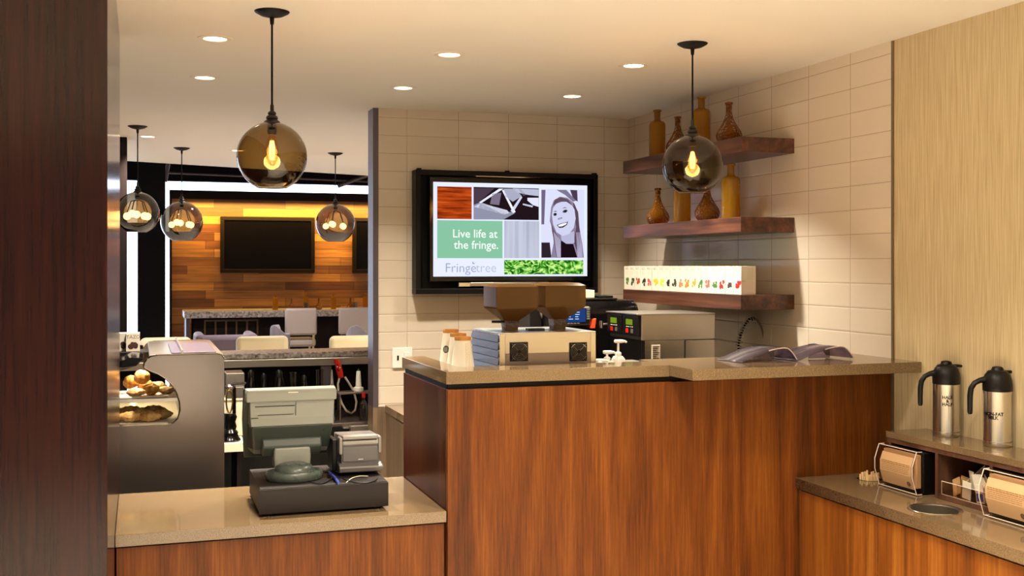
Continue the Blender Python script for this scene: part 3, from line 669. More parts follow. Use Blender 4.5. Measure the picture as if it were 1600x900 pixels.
# outer box frame
t_ = .028
m = MB().box(x0,x1,YT,YB-.002,z1-.030,z1).box(x0,x1,YT,YB-.002,z0,z0+.030).box(x0,x0+t_,YT,YB-.002,z0+.03,z1-.03).box(x1-t_,x1,YT,YB-.002,z0+.03,z1-.03)
m.build('outer_frame','black_matte',c,bevel=.003)
MB().box(x0+t_,x1-t_,YB-.02,YB-.004,z0+.03,z1-.03).build('frame_back','black_matte',c)
for px in (655,793,929): q = at(px,268,Y=YT); MB().box(q.x-.012,q.x+.012,YT-.006,YT+.02,z1-.004,z1+.007).build('frame_clip','black_matte',c,bevel=.001)
YQ = 6.045
s0 = at(677,288,Y=YQ); s1 = at(917.5,432,Y=YQ)
sx0,sx1 = s0.x,s1.x; sz1 = at(797,287,Y=YQ).z; sz0 = at(797,431.8,Y=YQ).z
MB().box(sx0-.022,sx1+.022,YQ+.002,YQ+.06,sz0-.03,sz1+.03).build('bezel','black_gloss',c,bevel=.004)
MB().box(sx0-.01+.23,sx1-.24,YQ+.006,YQ+.03,sz0-.056,sz0-.034).build('speaker_bar','steel',c,bevel=.002)
MB().box(sx0+.15,sx0+.22,YQ+.006,YQ+.03,sz0-.06,sz0-.034).build('bracket','chrome',c,bevel=.003)
MB().box(sx0+.25,sx1-.30,YQ-.001,YQ+.004,sz1+.036,sz1+.040).build('top_strip','chrome',c)
scr = MB().box(sx0,sx1,YQ,YQ+.004,sz0,sz1).build('screen',emis('screen_white','DDE2FA',1.08),c)
SW, SH = sx1-sx0, sz1-sz0
def U(u): return sx0+u*SW
def V(v): return sz1-v*SH
# picture coordinates in the 1462x900 reading of the screen: x 35..1393, y 25..855
def su(x): return (x-35)/1358
def sv(y, x=700): 
    top = 25+ (x-35)/1358*32; return (y-top)/(858-top)
def patch(name, x0_, y0_, x1_, y1_, mat, lay=1):
    y = YQ-.0004*lay
    return MB().box(U(su(x0_)),U(su(x1_)),y,YQ-.0004*(lay-1)-.00001,V(sv(y1_,(x0_+x1_)/2)),V(sv(y0_,(x0_+x1_)/2))).build(name,mat,scr)
def scr_noise(name, cols, scale, vec=(1,1,1), s=1.0, kind='NOISE', detail=4, dist=0):
    m = bpy.data.materials.new(name); m.use_nodes = True; t = m.node_tree; t.nodes.remove(t.nodes['Principled BSDF'])
    tc = t.nodes.new('ShaderNodeTexCoord'); mp = t.nodes.new('ShaderNodeMapping'); mp.inputs['Scale'].default_value = vec; t.links.new(tc.outputs['Object'],mp.inputs[0])
    if kind=='NOISE': n = t.nodes.new('ShaderNodeTexNoise'); n.inputs['Detail'].default_value = detail; n.inputs['Distortion'].default_value = dist; out = n.outputs['Fac']
    else: n = t.nodes.new('ShaderNodeTexVoronoi'); out = n.outputs['Distance']
    n.inputs['Scale'].default_value = scale; t.links.new(mp.outputs[0],n.inputs['Vector'])
    cr = t.nodes.new('ShaderNodeValToRGB'); el = cr.color_ramp.elements
    el[0].position = cols[0][0]; el[0].color = lin(cols[0][1]); el[1].position = cols[-1][0]; el[1].color = lin(cols[-1][1])
    for p_, c_ in cols[1:-1]: q_ = el.new(p_); q_.color = lin(c_)
    t.links.new(out,cr.inputs[0]); e = t.nodes.new('ShaderNodeEmission'); e.inputs[1].default_value = s; t.links.new(cr.outputs[0],e.inputs[0]); t.links.new(e.outputs[0],t.nodes['Material Output'].inputs[0]); return m
patch('wood_picture',68,68,362,352,scr_noise('screen_wood',[(.3,'5A1A06'),(.5,'A83C10'),(.7,'D0581C')],6,(1,1,9),1,dist=.6))
patch('machine_picture',378,76,952,358,emis('screen_dark','20141A',1))
patch('green_panel',68,366,630,697,emis('screen_green','86C2A0',1))
patch('grey_panel',645,370,955,697,scr_noise('screen_grey',[(.35,'ACB2C6'),(.65,'C4C8DA')],40,(1,1,.03),1))
patch('portrait_picture',973,90,1365,697,emis('screen_pale','D9DCF4',1))
patch('leaf_picture',645,716,1356,840,scr_noise('screen_leaves',[(.34,'0E3A1A'),(.45,'2E8428'),(.53,'7AC83C'),(.62,'D4F49A')],17,(1,1,1.5),1,'NOISE',2,2.2))
def spoly(pts, col, name='picture_shape', lay=2, parent=None):
    m = MB(); y = YQ-.0004*lay-.0002
    m.b.faces.new([m.b.verts.new((U(su(x)),y,V(sv(yy,x)))) for x,yy in pts]); 
    return m.build(name, emis('screen_tone_'+col.lower(),col,1), scr)
# steel machinery picture
for pts, col in (([(378,80),(560,80),(420,210),(378,230)],'4A3A48'),([(378,225),(440,205),(690,290),(740,300),(640,356),(378,356)],'8E90A6'),([(380,245),(440,212),(670,275),(690,300),(640,312)],'D8DAEC'),
    ([(600,85),(640,85),(600,110),(440,215),(425,205)],'E8EAF8'),([(640,85),(740,85),(800,150),(720,200),(650,150)],'A8AAC0'),([(720,82),(950,90),(950,150),(860,140),(760,120)],'B8BCD4'),([(850,165),(950,165),(950,245),(900,230),(850,190)],'E0E2F4'),
    ([(540,130),(620,120),(600,230),(520,220)],'7A6E84'),([(625,100),(640,95),(745,290),(725,300)],'F0F2FF'),([(700,280),(790,150),(805,160),(720,300)],'D0D2EA'),([(810,215),(900,235),(895,250),(808,228)],'C8CAE0'),([(770,90),(790,90),(840,140),(815,150)],'50485A')):
    spoly(pts,col)
# portrait of a smiling person: hair, face, features
def ell(cx,cy,rx,ry,rot=0,n=28):
    return [(cx+rx*math.cos(a)*math.cos(rot)-ry*math.sin(a)*math.sin(rot), cy+rx*math.cos(a)*math.sin(rot)+ry*math.sin(a)*math.cos(rot)) for a in [2*math.pi*k/n for k in range(n)]]
spoly([(975,95),(1012,95),(1000,400),(975,400)],'6E6480',lay=2)
spoly([(1110,95),(1200,95),(1290,190),(1260,200),(1190,140)],'7A7490',lay=2)
spoly([(1235,95),(1300,98),(1305,200),(1262,170)],'4A3A52',lay=2)
spoly([(975,560),(1050,560),(1065,694),(975,694)],'2E2028',lay=2)
spoly([(1062,250),(1085,190),(1140,155),(1210,165),(1275,215),(1310,300),(1320,420),(1345,560),(1362,694),(1060,694),(1085,560),(1075,440),(1050,370)],'8A7F98',lay=3,name='hair_shape')
spoly([(1262,200),(1308,290),(1318,420),(1335,560),(1300,640),(1270,560),(1290,420),(1270,300)],'5A4652',lay=4,name='hair_shape')
spoly([(1060,380),(1085,440),(1130,520),(1190,600),(1180,694),(1110,694),(1090,560),(1070,460)],'6A5664',lay=4,name='hair_shape')
spoly([(1150,500),(1270,460),(1275,560),(1230,590),(1160,560)],'B4B4D4',lay=5,name='neck_shape')
spoly([(1150,540),(1200,572),(1262,572),(1300,694),(1150,694)],'180E14',lay=6,name='jumper_shape')
spoly([(1078,255),(1110,215),(1180,195),(1240,215),(1275,270),(1285,350),(1268,430),(1225,485),(1165,503),(1110,470),(1080,400),(1068,320)],'CDCFEC',lay=7,name='face_shape')
spoly([(1078,235),(1095,180),(1150,160),(1215,180),(1255,235),(1200,200),(1140,200)],'5E4E5E',lay=8,name='hair_shape')
for cx,cy,rx in ((1097,312,16),(1188,284,23)):
    spoly(ell(cx,cy,rx,13,-.3),'4A4860',lay=8,name='eye_shape'); spoly(ell(cx+2,cy,8,10),'100C14',lay=9,name='pupil_shape')
spoly([(1158,262),(1185,248),(1212,258),(1186,255)],'3A3444',lay=8,name='brow_shape'); spoly([(1080,290),(1100,280),(1118,286),(1100,288)],'3A3444',lay=8,name='brow_shape')
spoly(ell(1142,348,22,9,-.3),'A2A2C2',lay=8,name='nose_shape'); spoly(ell(1128,352,5,4),'5A546A',lay=9,name='nostril_shape'); spoly(ell(1156,342,5,4),'5A546A',lay=9,name='nostril_shape')
spoly([(1112,405),(1150,392),(1185,384),(1216,374),(1205,405),(1170,428),(1135,432)],'2A2230',lay=8,name='mouth_shape')
spoly([(1122,407),(1160,394),(1206,383),(1196,402),(1160,418),(1132,420)],'F4F4FF',lay=9,name='teeth_shape')
for k in range(7):
    x = 1085+k*10; spoly([(x,470+k*12),(x+6,470+k*12),(x+40,690),(x+30,690)],'B0A8C4',lay=5,name='hair_strand')
for k in range(5):
    x = 1290+k*9; spoly([(x,470),(x+4,470),(x+22,690),(x+14,690)],'B4ACC8',lay=5,name='hair_strand')
wt = emis('screen_lettering','F2FAF4',1.0); gt = emis('screen_grey_lettering','98A2BC',1.0); gt2 = emis('screen_pale_lettering','B4BED4',1.0)
def stext(body, x, y, size, mat, al='RIGHT', sx=1, bold=0): return text(body,size,mat,scr,(U(su(x)),YQ-.0012,V(sv(y,x))),FACE_CAM,'lettering',.0001,al,sx,bold=bold)
stext('Live life at',585,487,.066,wt,sx=.99,bold=.0006); stext('the fringe.',596,585,.066,wt,sx=.99,bold=.0006)
stext('Fringe',404,785,.074,gt,sx=1.02,bold=-.0005); stext('tree',578,785,.074,gt2,sx=1.0,bold=-.0005)
spoly([(365,745),(372,722),(380,742),(392,735),(384,750)],'9AA6BC',lay=3,name='leaf_mark')

# outlet plate
o0 = at(613,543.5,Y=YB-.004); o1 = at(642,574.5,Y=YB-.004)
c = thing('outlet_plate','cream two gang outlet and switch plate on the tiles left of the bar','outlet',(o0.x+.05,YB-.004,o1.z))
MB().box(o0.x,o0.x+.115,YB-.010,YB-.0005,o1.z,o0.z).build('plate','white',c,bevel=.003)
MB().box(o0.x+.026,o0.x+.036,YB-.013,YB-.009,o1.z+.045,o1.z+.072).build('toggle','black',c,bevel=.001)
MB().box(o0.x+.066,o0.x+.096,YB-.013,YB-.009,o1.z+.02,o1.z+.09).build('socket','white',c,bevel=.002)

# ================================================================== PENDANTS AND DOWNLIGHTS
def pendant(name, px, pyc, gx, gyc, R, label, glassm, bulbs, watt):
    p = at(px, pyc, Z=CEIL); g = at(gx, gyc, Y=p.y); zc = g.z
    c = thing(name,label,'pendant lamp',(p.x,p.y,CEIL),'globe pendant lamps')
    x,y = p.x,p.y
    MB().lathe([(0,-.022),(.012,-.021),(.040,-.014),(.058,-.004),(.061,0),(0,0)],(x,y,CEIL-.0005),40).build('canopy','black_matte',c,smooth=True)
    MB().lathe([(0,-.046),(.006,-.046),(.007,-.038),(.008,-.024),(.008,-.018),(0,-.018)],(x,y,CEIL),16).build('cord_grip','black_matte',c,smooth=True)
    MB().tube([(x,y,CEIL-.04),(x,y,zc+R+.04)],.0038,8).build('cord','black_matte',c,smooth=True)
    MB().lathe([(0,R+.060),(.006,R+.060),(.007,R+.038),(.013,R+.034),(.015,R+.028),(.012,R+.024),(.019,R+.019),(.021,R+.012),(.018,R+.008),(.026,R+.002),(.030,R-.004),(0,R-.004)],(x,y,zc),24).build('socket_cap','bronze',c,smooth=True)
    n = 40; a0, a1 = .22, math.pi-.50
    pr_ = [(R*math.sin(a0+(a1-a0)*k/n), R*math.cos(a0+(a1-a0)*k/n)) for k in range(n+1)]
    zb_ = pr_[-1][1]; pr_ += [(pr_[-1][0]-.006, zb_-.004),(.0,zb_-.004)]
    MB().lathe(pr_,(x,y,zc),64,cap=False).build('globe',glassm,c,smooth=True)
    # thick glass well at the bottom, its surface a lens
    q = [(0,-.50*R)]; 
    q += [(r_*R,-.50*R) for r_ in (.3,.6,.80)]
    a2 = math.acos(-.50)
    q += [((R-.004)*math.sin(a2+(a1-a2)*k/10),(R-.004)*math.cos(a2+(a1-a2)*k/10)) for k in range(11)]
    q += [(0,zb_-.001)]
    MB().lathe(q,(x,y,zc),64,cap=False).build('glass_base','pendant_glass_dark' if bulbs==1 else glassm,c,smooth=True)
    MB().lathe([(0,R-.005),(.016,R-.005),(.017,R-.035),(.014,R-.045),(0,R-.045)],(x,y,zc),20).build('lamp_holder','bronze',c,smooth=True)
    if bulbs == 1:
        bz = zc+R-.045
        MB().lathe([(.010,0),(.012,-.008),(.020,-.030),(.0225,-.055),(.019,-.085),(.012,-.103),(0,-.108)],(x,y,bz),24,cap=False).build('bulb','bulb_glass',c,smooth=True)
        m = MB()
        for k in range(8):
            a = k*math.pi/4; r_ = .0085
            r_=.0095; m.tube([(x+r_*.5*math.cos(a),y+r_*.5*math.sin(a),bz-.022),(x+r_*math.cos(a+.2),y+r_*math.sin(a+.2),bz-.055),(x+r_*.7*math.cos(a+.4),y+r_*.7*math.sin(a+.4),bz-.088)],.0018,5)
        m.build('filament','filament',c)
        pts = [(x,y,bz-.055)]
    else:
        pts = []
        for k in range(bulbs):
            a = k*2*math.pi/bulbs+.4; q_ = (x+R*.48*math.cos(a), y+R*.48*math.sin(a), zc-.02+R*.1*(k%2))
            pts.append(q_)
            MB().tube([(x,y,zc+R-.05),(x+R*.3*math.cos(a),y+R*.3*math.sin(a),zc+R*.55),(q_[0],q_[1],q_[2]+.025)],.004,6).build('lamp_arm','bronze',c,smooth=True)
            MB().ball(q_,.024,sub=2).build('bulb','filament_small',c,smooth=True)
        pts = [(x,y,zc)]
    l = bpy.data.lights.new('pendant_glow','POINT'); l.energy = watt; l.color = (1,.60,.28); l.shadow_soft_size = .03
    o = bpy.data.objects.new('pendant_glow', l); COL.objects.link(o); o.location = pts[0] if bulbs==1 else (x,y,zc-.02)
    return c
pendant('pendant_lamp',425,18,425,244.5,.121,'large smoky glass globe pendant lamp hanging over the till','pendant_glass',1,5)
pendant('pendant_lamp',1082,68,1082,258.5,.121,'smoky glass globe pendant lamp hanging in front of the bottle shelves','pendant_glass',1,5)
pendant('pendant_lamp',215,197,219.5,333,.135,'lounge globe lamp with a cluster of bulbs, nearest the dark column','lounge_glass',5,3)
pendant('pendant_lamp',284,231,283.5,347,.155,'lounge globe lamp with a bulb cluster at the left edge of the plank wall','lounge_glass',5,3)
pendant('pendant_lamp',524,239,524,349.5,.155,'lounge globe lamp with a bulb cluster between the two dark wall screens','lounge_glass',5,3)
dl_lab = ['recessed ceiling downlight nearest the dark column, left of the big globe lamp','smaller recessed downlight just below and left of the big globe lamp cord','recessed downlight in the top centre of the ceiling above the television','recessed downlight left of centre, nearest the top of the tiled wall edge','recessed downlight just left of the right hand pendant canopy','recessed downlight near the tiled corner above the television right end','recessed downlight in the lounge ceiling beside the leftmost pendant canopy','dim recessed downlight half behind the big globe lamp in the lounge ceiling']
for (px,py), lb in zip(DOWN_PX, dl_lab):
    p = at(px,py,Z=CEIL)
    c = thing('ceiling_light',lb,'downlight',(p.x,p.y,CEIL),'recessed downlights')
    MB().lathe([(.044,-.001),(.046,-.004),(.066,-.0025),(.068,0),(.044,0)],(p.x,p.y,CEIL),40,cap=False).build('trim_ring','white_trim',c,smooth=True)
    MB().lathe([(0,-.0012),(.045,-.0012),(.045,-.0004),(0,-.0004)],(p.x,p.y,CEIL),32).build('lens','lens',c)
    area('downlight_beam',(p.x,p.y,CEIL-.006),(0,0,0),.085,DOWN_W*{(630,137):.55,(894,150):.7,(990,102):1.25,(320,121):1.3,(336,60):1.3,(231,213):1.7}.get((px,py),1),WARM if p.y<7 else (1,.84,.70),spread=1.75)

# ================================================================== EQUIPMENT ON AND BEHIND THE BAR
ZE = 1.2005
# twin hopper coffee grinder
GY = 3.885
gx0, gx1 = at(781,545,Y=GY).x, at(931,545,Y=GY).x; gz1 = at(781,521,Y=GY).z; gy1 = 4.232
c = thing('coffee_grinder','stainless twin coffee grinder with two fans and smoked brown hoppers on the bar','grinder',((gx0+gx1)/2,GY,ZE))
MB().box(gx0+.004,gx1-.004,GY+.006,gy1-.01,ZE+.001,gz1-.004).build('housing','steel',c,bevel=.002)
for a_ in (gx0,gx1-.021): MB().box(a_,a_+.021,GY,GY+.02,ZE+.001,gz1).build('corner_post','steel_v',c,bevel=.001)
MB().box(gx0+.022,gx1-.02,GY+.002,GY+.008,ZE+.075,gz1-.001).build('rear_panel','steel',c)
MB().box(gx0+.024,gx1-.022,GY+.001,GY+.008,ZE+.001,ZE+.073).build('lower_panel','steel_dark',c)
MB().box(gx0,gx1,GY,gy1,gz1-.003,gz1+.001).build('top_plate','steel',c,bevel=.001)
m = MB()
H_ = gz1-ZE
for k in range(5):   # overlapping side plates
    za = ZE+.002+k*(H_-.008)/5; zb2 = ZE+(k+1)*(H_-.008)/5
    m.hexa([(gx0-.004,GY+.012,za),(gx0+.004,GY+.012,za),(gx0+.004,gy1-.004,za),(gx0-.012,gy1-.004,za)],[(gx0-.001,GY+.012,zb2),(gx0+.004,GY+.012,zb2),(gx0+.004,gy1-.004,zb2),(gx0-.004,gy1-.004,zb2)])
m.build('side_louvre','louvre',c,bevel=.0008)
for px in (811,903.5):
    q = at(px,549.5,Y=GY); r_ = .0355
    f = MB().box(q.x-r_,q.x+r_,GY-.004,GY+.003,q.z-r_,q.z+r_).build('fan','black',c,bevel=.002)
    m = MB()
    for rr in (.009,.015,.021,.027,.032): m.tube([(q.x+rr*math.cos(a),GY-.007,q.z+rr*math.sin(a)) for a in [k*2*math.pi/32 for k in range(32)]],.0009,5,closed=True)
    for k in range(4): a = k*math.pi/2+math.pi/4; m.tube([(q.x+.007*math.cos(a),GY-.0072,q.z+.007*math.sin(a)),(q.x+.043*math.cos(a),GY-.0065,q.z+.043*math.sin(a))],.0012,5)
    m.build('finger_guard','guard',f)
    m = MB(); 
    for k in range(4):
        a0 = k*math.pi/2+.5; m.tube([(q.x+.0335*math.cos(a0+j*.06),GY-.0055,q.z+.0335*math.sin(a0+j*.06)) for j in range(10)],.0008,5)
    m.build('guard_shine','chrome',f)
def hopper(pl, pr_, pz_top, ytop, parent, side_dx):
    ya = 3.955; yb_ = 4.125
    xa, xb = at(pl,460,Y=ya).x, at(pr_,460,Y=ya).x; zt = at(pl,pz_top,Y=ya).z; zm = zt-.080
    xm = (xa+xb)/2 - .002; ym = (ya+yb_)/2; zn = zm-.050; rn = .030
    m = MB(); R1 = [(xa,ya),(xb,ya),(xb,yb_),(xa,yb_)]; Rn = [(xm-rn,ym-rn),(xm+rn,ym-rn),(xm+rn,ym+rn),(xm-rn,ym+rn)]
    Rb = [(xm-rn*.85,ym-rn*.85),(xm+rn*.85,ym-rn*.85),(xm+rn*.85,ym+rn*.85),(xm-rn*.85,ym+rn*.85)]
    levels = [(Rb,gz1+.002),(Rb,zn-.004),(Rn,zn+.002),(R1,zm),(R1,zt)]
    rings = [[m.b.verts.new((x,y,z)) for x,y in R_] for R_,z in levels]
    for A,B in zip(rings,rings[1:]):
        for i in range(4): j=(i+1)%4; m.b.faces.new((A[i],A[j],B[j],B[i]))
    h = m.build('hopper','hopper',parent,bevel=.004)
    MB().hexa([(xa-.003,ya-.003,zt),(xb+.003,ya-.003,zt),(xb+.003,yb_+.003,zt),(xa-.003,yb_+.003,zt)],[(xa+.02,ya+.02,zt+.012),(xb-.02,ya+.02,zt+.012),(xb-.02,yb_-.02,zt+.012),(xa+.02,yb_-.02,zt+.012)]).build('hopper_lid','hopper',h,bevel=.002)
    MB().box(xa+.002,xb-.002,ya+.060,ya+.066,zm,zt-.002).build('inner_divider','hopper',h)
    bz = zm-.006
    k1 = .86
    m = MB().hexa([(xm-rn*.8,ym-rn*.8,gz1+.004),(xm+rn*.8,ym-rn*.8,gz1+.004),(xm+rn*.8,ym+rn*.8,gz1+.004),(xm-rn*.8,ym+rn*.8,gz1+.004)],[(xm-rn*.95,ym-rn*.95,zn+.004),(xm+rn*.95,ym-rn*.95,zn+.004),(xm+rn*.95,ym+rn*.95,zn+.004),(xm-rn*.95,ym+rn*.95,zn+.004)])
    b = m.build('coffee_beans','beans'); tag(b,'dark coffee beans filling the neck of the '+('left' if pl<800 else 'right')+' grinder hopper','beans'); b['kind']='stuff'
hopper(776,841,449,0,c,0); hopper(852,916,447,0,c,0)
q = at(800,523,Y=4.04)
MB().tube([(q.x-.03,4.03,gz1+.035),(q.x-.085,4.03,gz1+.036)],.005,8).build('shut_off_lever','black',c)
MB().box(at(825,518,Y=4.0).x,at(850,518,Y=4.0).x,3.99,4.03,gz1+.001,gz1+.009).build('hopper_clip','black',c,bevel=.001)

# stacks of paper cups, upside down
M['cup_base'] = pr('tan_cup_base','B07A3E',.8)
def cup_stack(px, ytop, Y, label, mark):
    q = at(px, ytop, Y=Y); x, z = q.x, q.z; y = Y
    c = thing('paper_cup',label,'cup',(x,y,ZE),'upturned white paper cups on the bar')
    h = z-ZE
    MB().lathe([(.0455,.001),(.0470,.003),(.0455,.005),(.0300,h-.010),(.0300,h-.004)],(x,y,ZE),40,cap=False).build('cup_wall','paper',c,smooth=True)
    MB().lathe([(.0302,h-.014),(.0306,h-.013),(.0306,h),(.0285,h),(.0280,h-.008),(0,h-.008)],(x,y,ZE),40,cap=False).build('base_rim','cup_base',c,smooth=True)
    if mark == 'emblem':
        # round green emblem on the side facing the till
        m = MB(); rr_ = .014; pts = []
        base = math.pi*1.24; zz = h*.52
        def on(u,w,o=.0004): 
            r_ = .0455+(.0300-.0455)*((zz+w)/(h-.01)); a = base+u/.038
            return (x+(r_+o)*math.cos(a), y+(r_+o)*math.sin(a), ZE+zz+w)
        N = 24
        rg = [[m.b.verts.new(on(rr_*f_*math.cos(k*2*math.pi/N),rr_*f_*math.sin(k*2*math.pi/N))) for k in range(N)] for f_ in (.05,.35,.65,1)]
        for A_,B_ in zip(rg,rg[1:]):
            for k in range(N): m.b.faces.new((A_[k],A_[(k+1)%N],B_[(k+1)%N],B_[k]))
        m.b.faces.new(rg[0]); m.build('round_emblem','ink_green',c)
        m = MB()
        for s_ in (-.006,-.002,.002,.006): m.b.faces.new([m.b.verts.new(on(*p_,.0008)) for p_ in ((s_-.0007,-.009),(s_+.0007,-.009),(s_+.0007,.008),(s_-.0007,.008))])
        m.build('emblem_lines','paper',c)
    elif mark == 'ticks':
        m = MB(); base = -math.pi/2+.12
        def on(u,w,o=.0005):
            r_ = .0455+(.0300-.0455)*(w/(h-.01)); a = base+u/.038; return (x+(r_+o)*math.cos(a), y+(r_+o)*math.sin(a), ZE+w)
        for k in range(7):
            w = .030+k*.0125
            for (ua,ub,wa,wb) in ((-.004,.004,w,w+.0009),(-.004,.004,w+.0085,w+.0094),(-.004,-.0032,w,w+.009),(.0032,.004,w+.002,w+.007)):
                m.b.faces.new([m.b.verts.new(on(*p_)) for p_ in ((ua,wa),(ub,wa),(ub,wb),(ua,wb))])
        m.b.faces.new([m.b.verts.new(on(*p_)) for p_ in ((.0095,.03),(.0103,.03),(.0103,.12),(.0095,.12))])
        m.build('tick_boxes','ink_brown',c)
cup_stack(704.5,514.5,4.10,'upturned white paper cup stack at the back, with the dark round emblem','emblem')
cup_stack(716,520.5,4.01,'upturned white paper cup stack between the other two','')
cup_stack(723,526,3.915,'upturned white paper cup stack in front, with a column of small tick boxes','ticks')

# syrup pumps
def pump(px, ytop, Y, hh, label):
    q = at(px,ytop,Y=Y); x,y,z = q.x,q.y,q.z
    c = thing('syrup_pump',label,'pump',(x,y,ZE),'white pump dispensers behind the bar ledge')
    hb = (z-ZE)*.42
    MB().lathe([(0,.001),(.026,.001),(.027,.004),(.027,hb*.75),(.018,hb),(0,hb)],(x,y,ZE),24).build('bottle','white',c,smooth=True)
    MB().lathe([(0,hb),(.013,hb),(.013,hb+.012),(.009,hb+.016),(.0045,hb+.018),(.0045,z-ZE-.012),(0,z-ZE-.012)],(x,y,ZE),20).build('pump_stem','white',c,smooth=True)
    R = Vector((math.cos(TH),-math.sin(TH),0)); P = Vector((x,y,z-.006))
    MB().tube([P-R*.016,P-R*.012,P+R*.012,P+R*.026,P+R*.033-Vector((0,0,.004))],[.005,.0075,.0075,.005,.004],10).build('pump_head','white',c,smooth=True)
pump(966,531,3.96,.06,'tallest white syrup pump head behind the bar ledge')
pump(948.5,548,3.96,.05,'middle height white syrup pump head left of the tallest')
pump(937,561,3.92,.03,'lowest white pump nozzle right beside the grinder')

# espresso machine on the back counter
EY = 5.02; ZW = .8135
ex0, ex1 = 1.80, 2.375
c = thing('espresso_machine','black rounded espresso machine with blue screen behind the grinder','espresso machine',(2.08,5.25,ZW))
et = at(935,470,Y=EY).z
def rrect(y0,y1,z0,z1,r,n=6):
    pts = [(y1,z0),(y0,z0)]
    pts += [(y0+r-r*math.cos(k*math.pi/2/n), z1-r+r*math.sin(k*math.pi/2/n)) for k in range(n+1)]
    pts += [(y1,z1)]
    return pts
prof = rrect(EY+.03,EY+.50,ZW,et,.07)
MB().prism(prof,'x',ex0+.06,ex1).build('body','black_gloss',c,bevel=.012,seg=3,smooth=True)
MB().box(ex0+.002,ex0+.10,EY+.05,EY+.40,ZW+.001,et-.03).build('left_cheek','black',c,bevel=.008)
q = at(850,489,Y=EY+.045)
MB().lathe([(0,0),(.040,0),(.040,.004),(.033,.006),(0,.006)],(0,0,0),40).rot(math.pi/2,'X').build('__d','steel_v') if False else None
m = MB().lathe([(0,0),(.041,0),(.041,.005),(.036,.008),(0,.008)],(0,0,0),40); m.rot(math.pi/2,'X'); bmesh.ops.translate(m.b,verts=m.b.verts,vec=(q.x+.02,EY+.05,q.z)); m.build('round_badge','steel',c,smooth=True)
# screen panel
qa = at(880,479,Y=EY+.028); qb = at(921,508,Y=EY+.028)
f = MB().box(qa.x,qb.x,EY+.006,EY+.035,qb.z,qa.z).build('display_bezel','steel_v',c,bevel=.010,seg=3)
MB().box(qa.x+.006,qb.x-.006,EY+.003,EY+.007,qb.z+.007,qa.z-.007).build('display_frame','black',f,bevel=.003)
d = MB().box(qa.x+.008,qb.x-.032,EY+.0005,EY+.004,qb.z+.018,qa.z-.010).build('display','espresso_blue' if 'espresso_blue' in M else emis('screen_blue','1E3C78',1.0),f)
rr = random.Random(5); m = MB()
for k in range(5):
    for j in range(2):
        x = qa.x+.018+j*.034; z = qa.z-.018-k*.011; m.box(x,x+rr.uniform(.010,.024),EY-.0002,EY+.0006,z,z+.0028)
m.build('display_rows',emis('screen_blue_text','CFE4FF',1.2),f)
for k in range(5):
    z = qa.z-.014-k*.0115; MB().box(qb.x-.026,qb.x-.010,EY-.001,EY+.004,z-.004,z+.004).build('key','printer',f,bevel=.001)
for k in range(4):
    x = qa.x+.012+k*.017; MB().box(x,x+.012,EY-.001,EY+.004,qb.z+.009,qb.z+.014).build('key','printer',f,bevel=.001)
m = MB().hexa([(at(928,513,Y=4.99).x,5.03,at(928,514,Y=4.99).z),(at(935,513,Y=4.99).x,5.03,at(935,514,Y=4.99).z),(at(935,513,Y=4.99).x,5.05,at(935,514,Y=4.99).z),(at(928,513,Y=4.99).x,5.05,at(928,514,Y=4.99).z)],
    [(at(932,498,Y=4.99).x,5.03,at(932,499,Y=4.99).z),(at(937,498,Y=4.99).x,5.03,at(937,498,Y=4.99).z),(at(937,498,Y=4.99).x,5.05,at(937,498,Y=4.99).z),(at(932,498,Y=4.99).x,5.05,at(932,499,Y=4.99).z)])
m.build('red_lever','orange_red',c,bevel=.003)
q = at(944,507,Y=4.98)
MB().tube([(q.x-.012,4.98,q.z),(q.x+.03,4.98,q.z+.002)],.006,8).build('steam_knob','steel_dark',c,smooth=True)
MB().lathe([(0,0),(.010,0),(.010,.035),(0,.035)],(at(936,506,Y=4.99).x+.005,4.975,at(936,512,Y=4.99).z),16).build('knob','chrome',c,smooth=True)
q = at(920,463,Y=EY+.12)
t1 = MB().box(q.x-.05,q.x+.14,EY+.08,EY+.30,et+.0005,et+.010).build('cup_tray','black',bevel=.003); tag(t1,'flat black tray lying on top of the espresso machine','tray')
t2 = MB().box(q.x+.045,q.x+.125,EY+.10,EY+.25,et+.011,et+.022).build('lid_stack','black_matte',bevel=.003); tag(t2,'small black flat slab lying on the black tray','tray')
t3 = MB().box(q.x-.05,q.x+.032,EY+.12,EY+.24,et+.0105,et+.050).build('small_carton','cream',bevel=.003); tag(t3,'small beige carton on the espresso machine below the television corner','box')

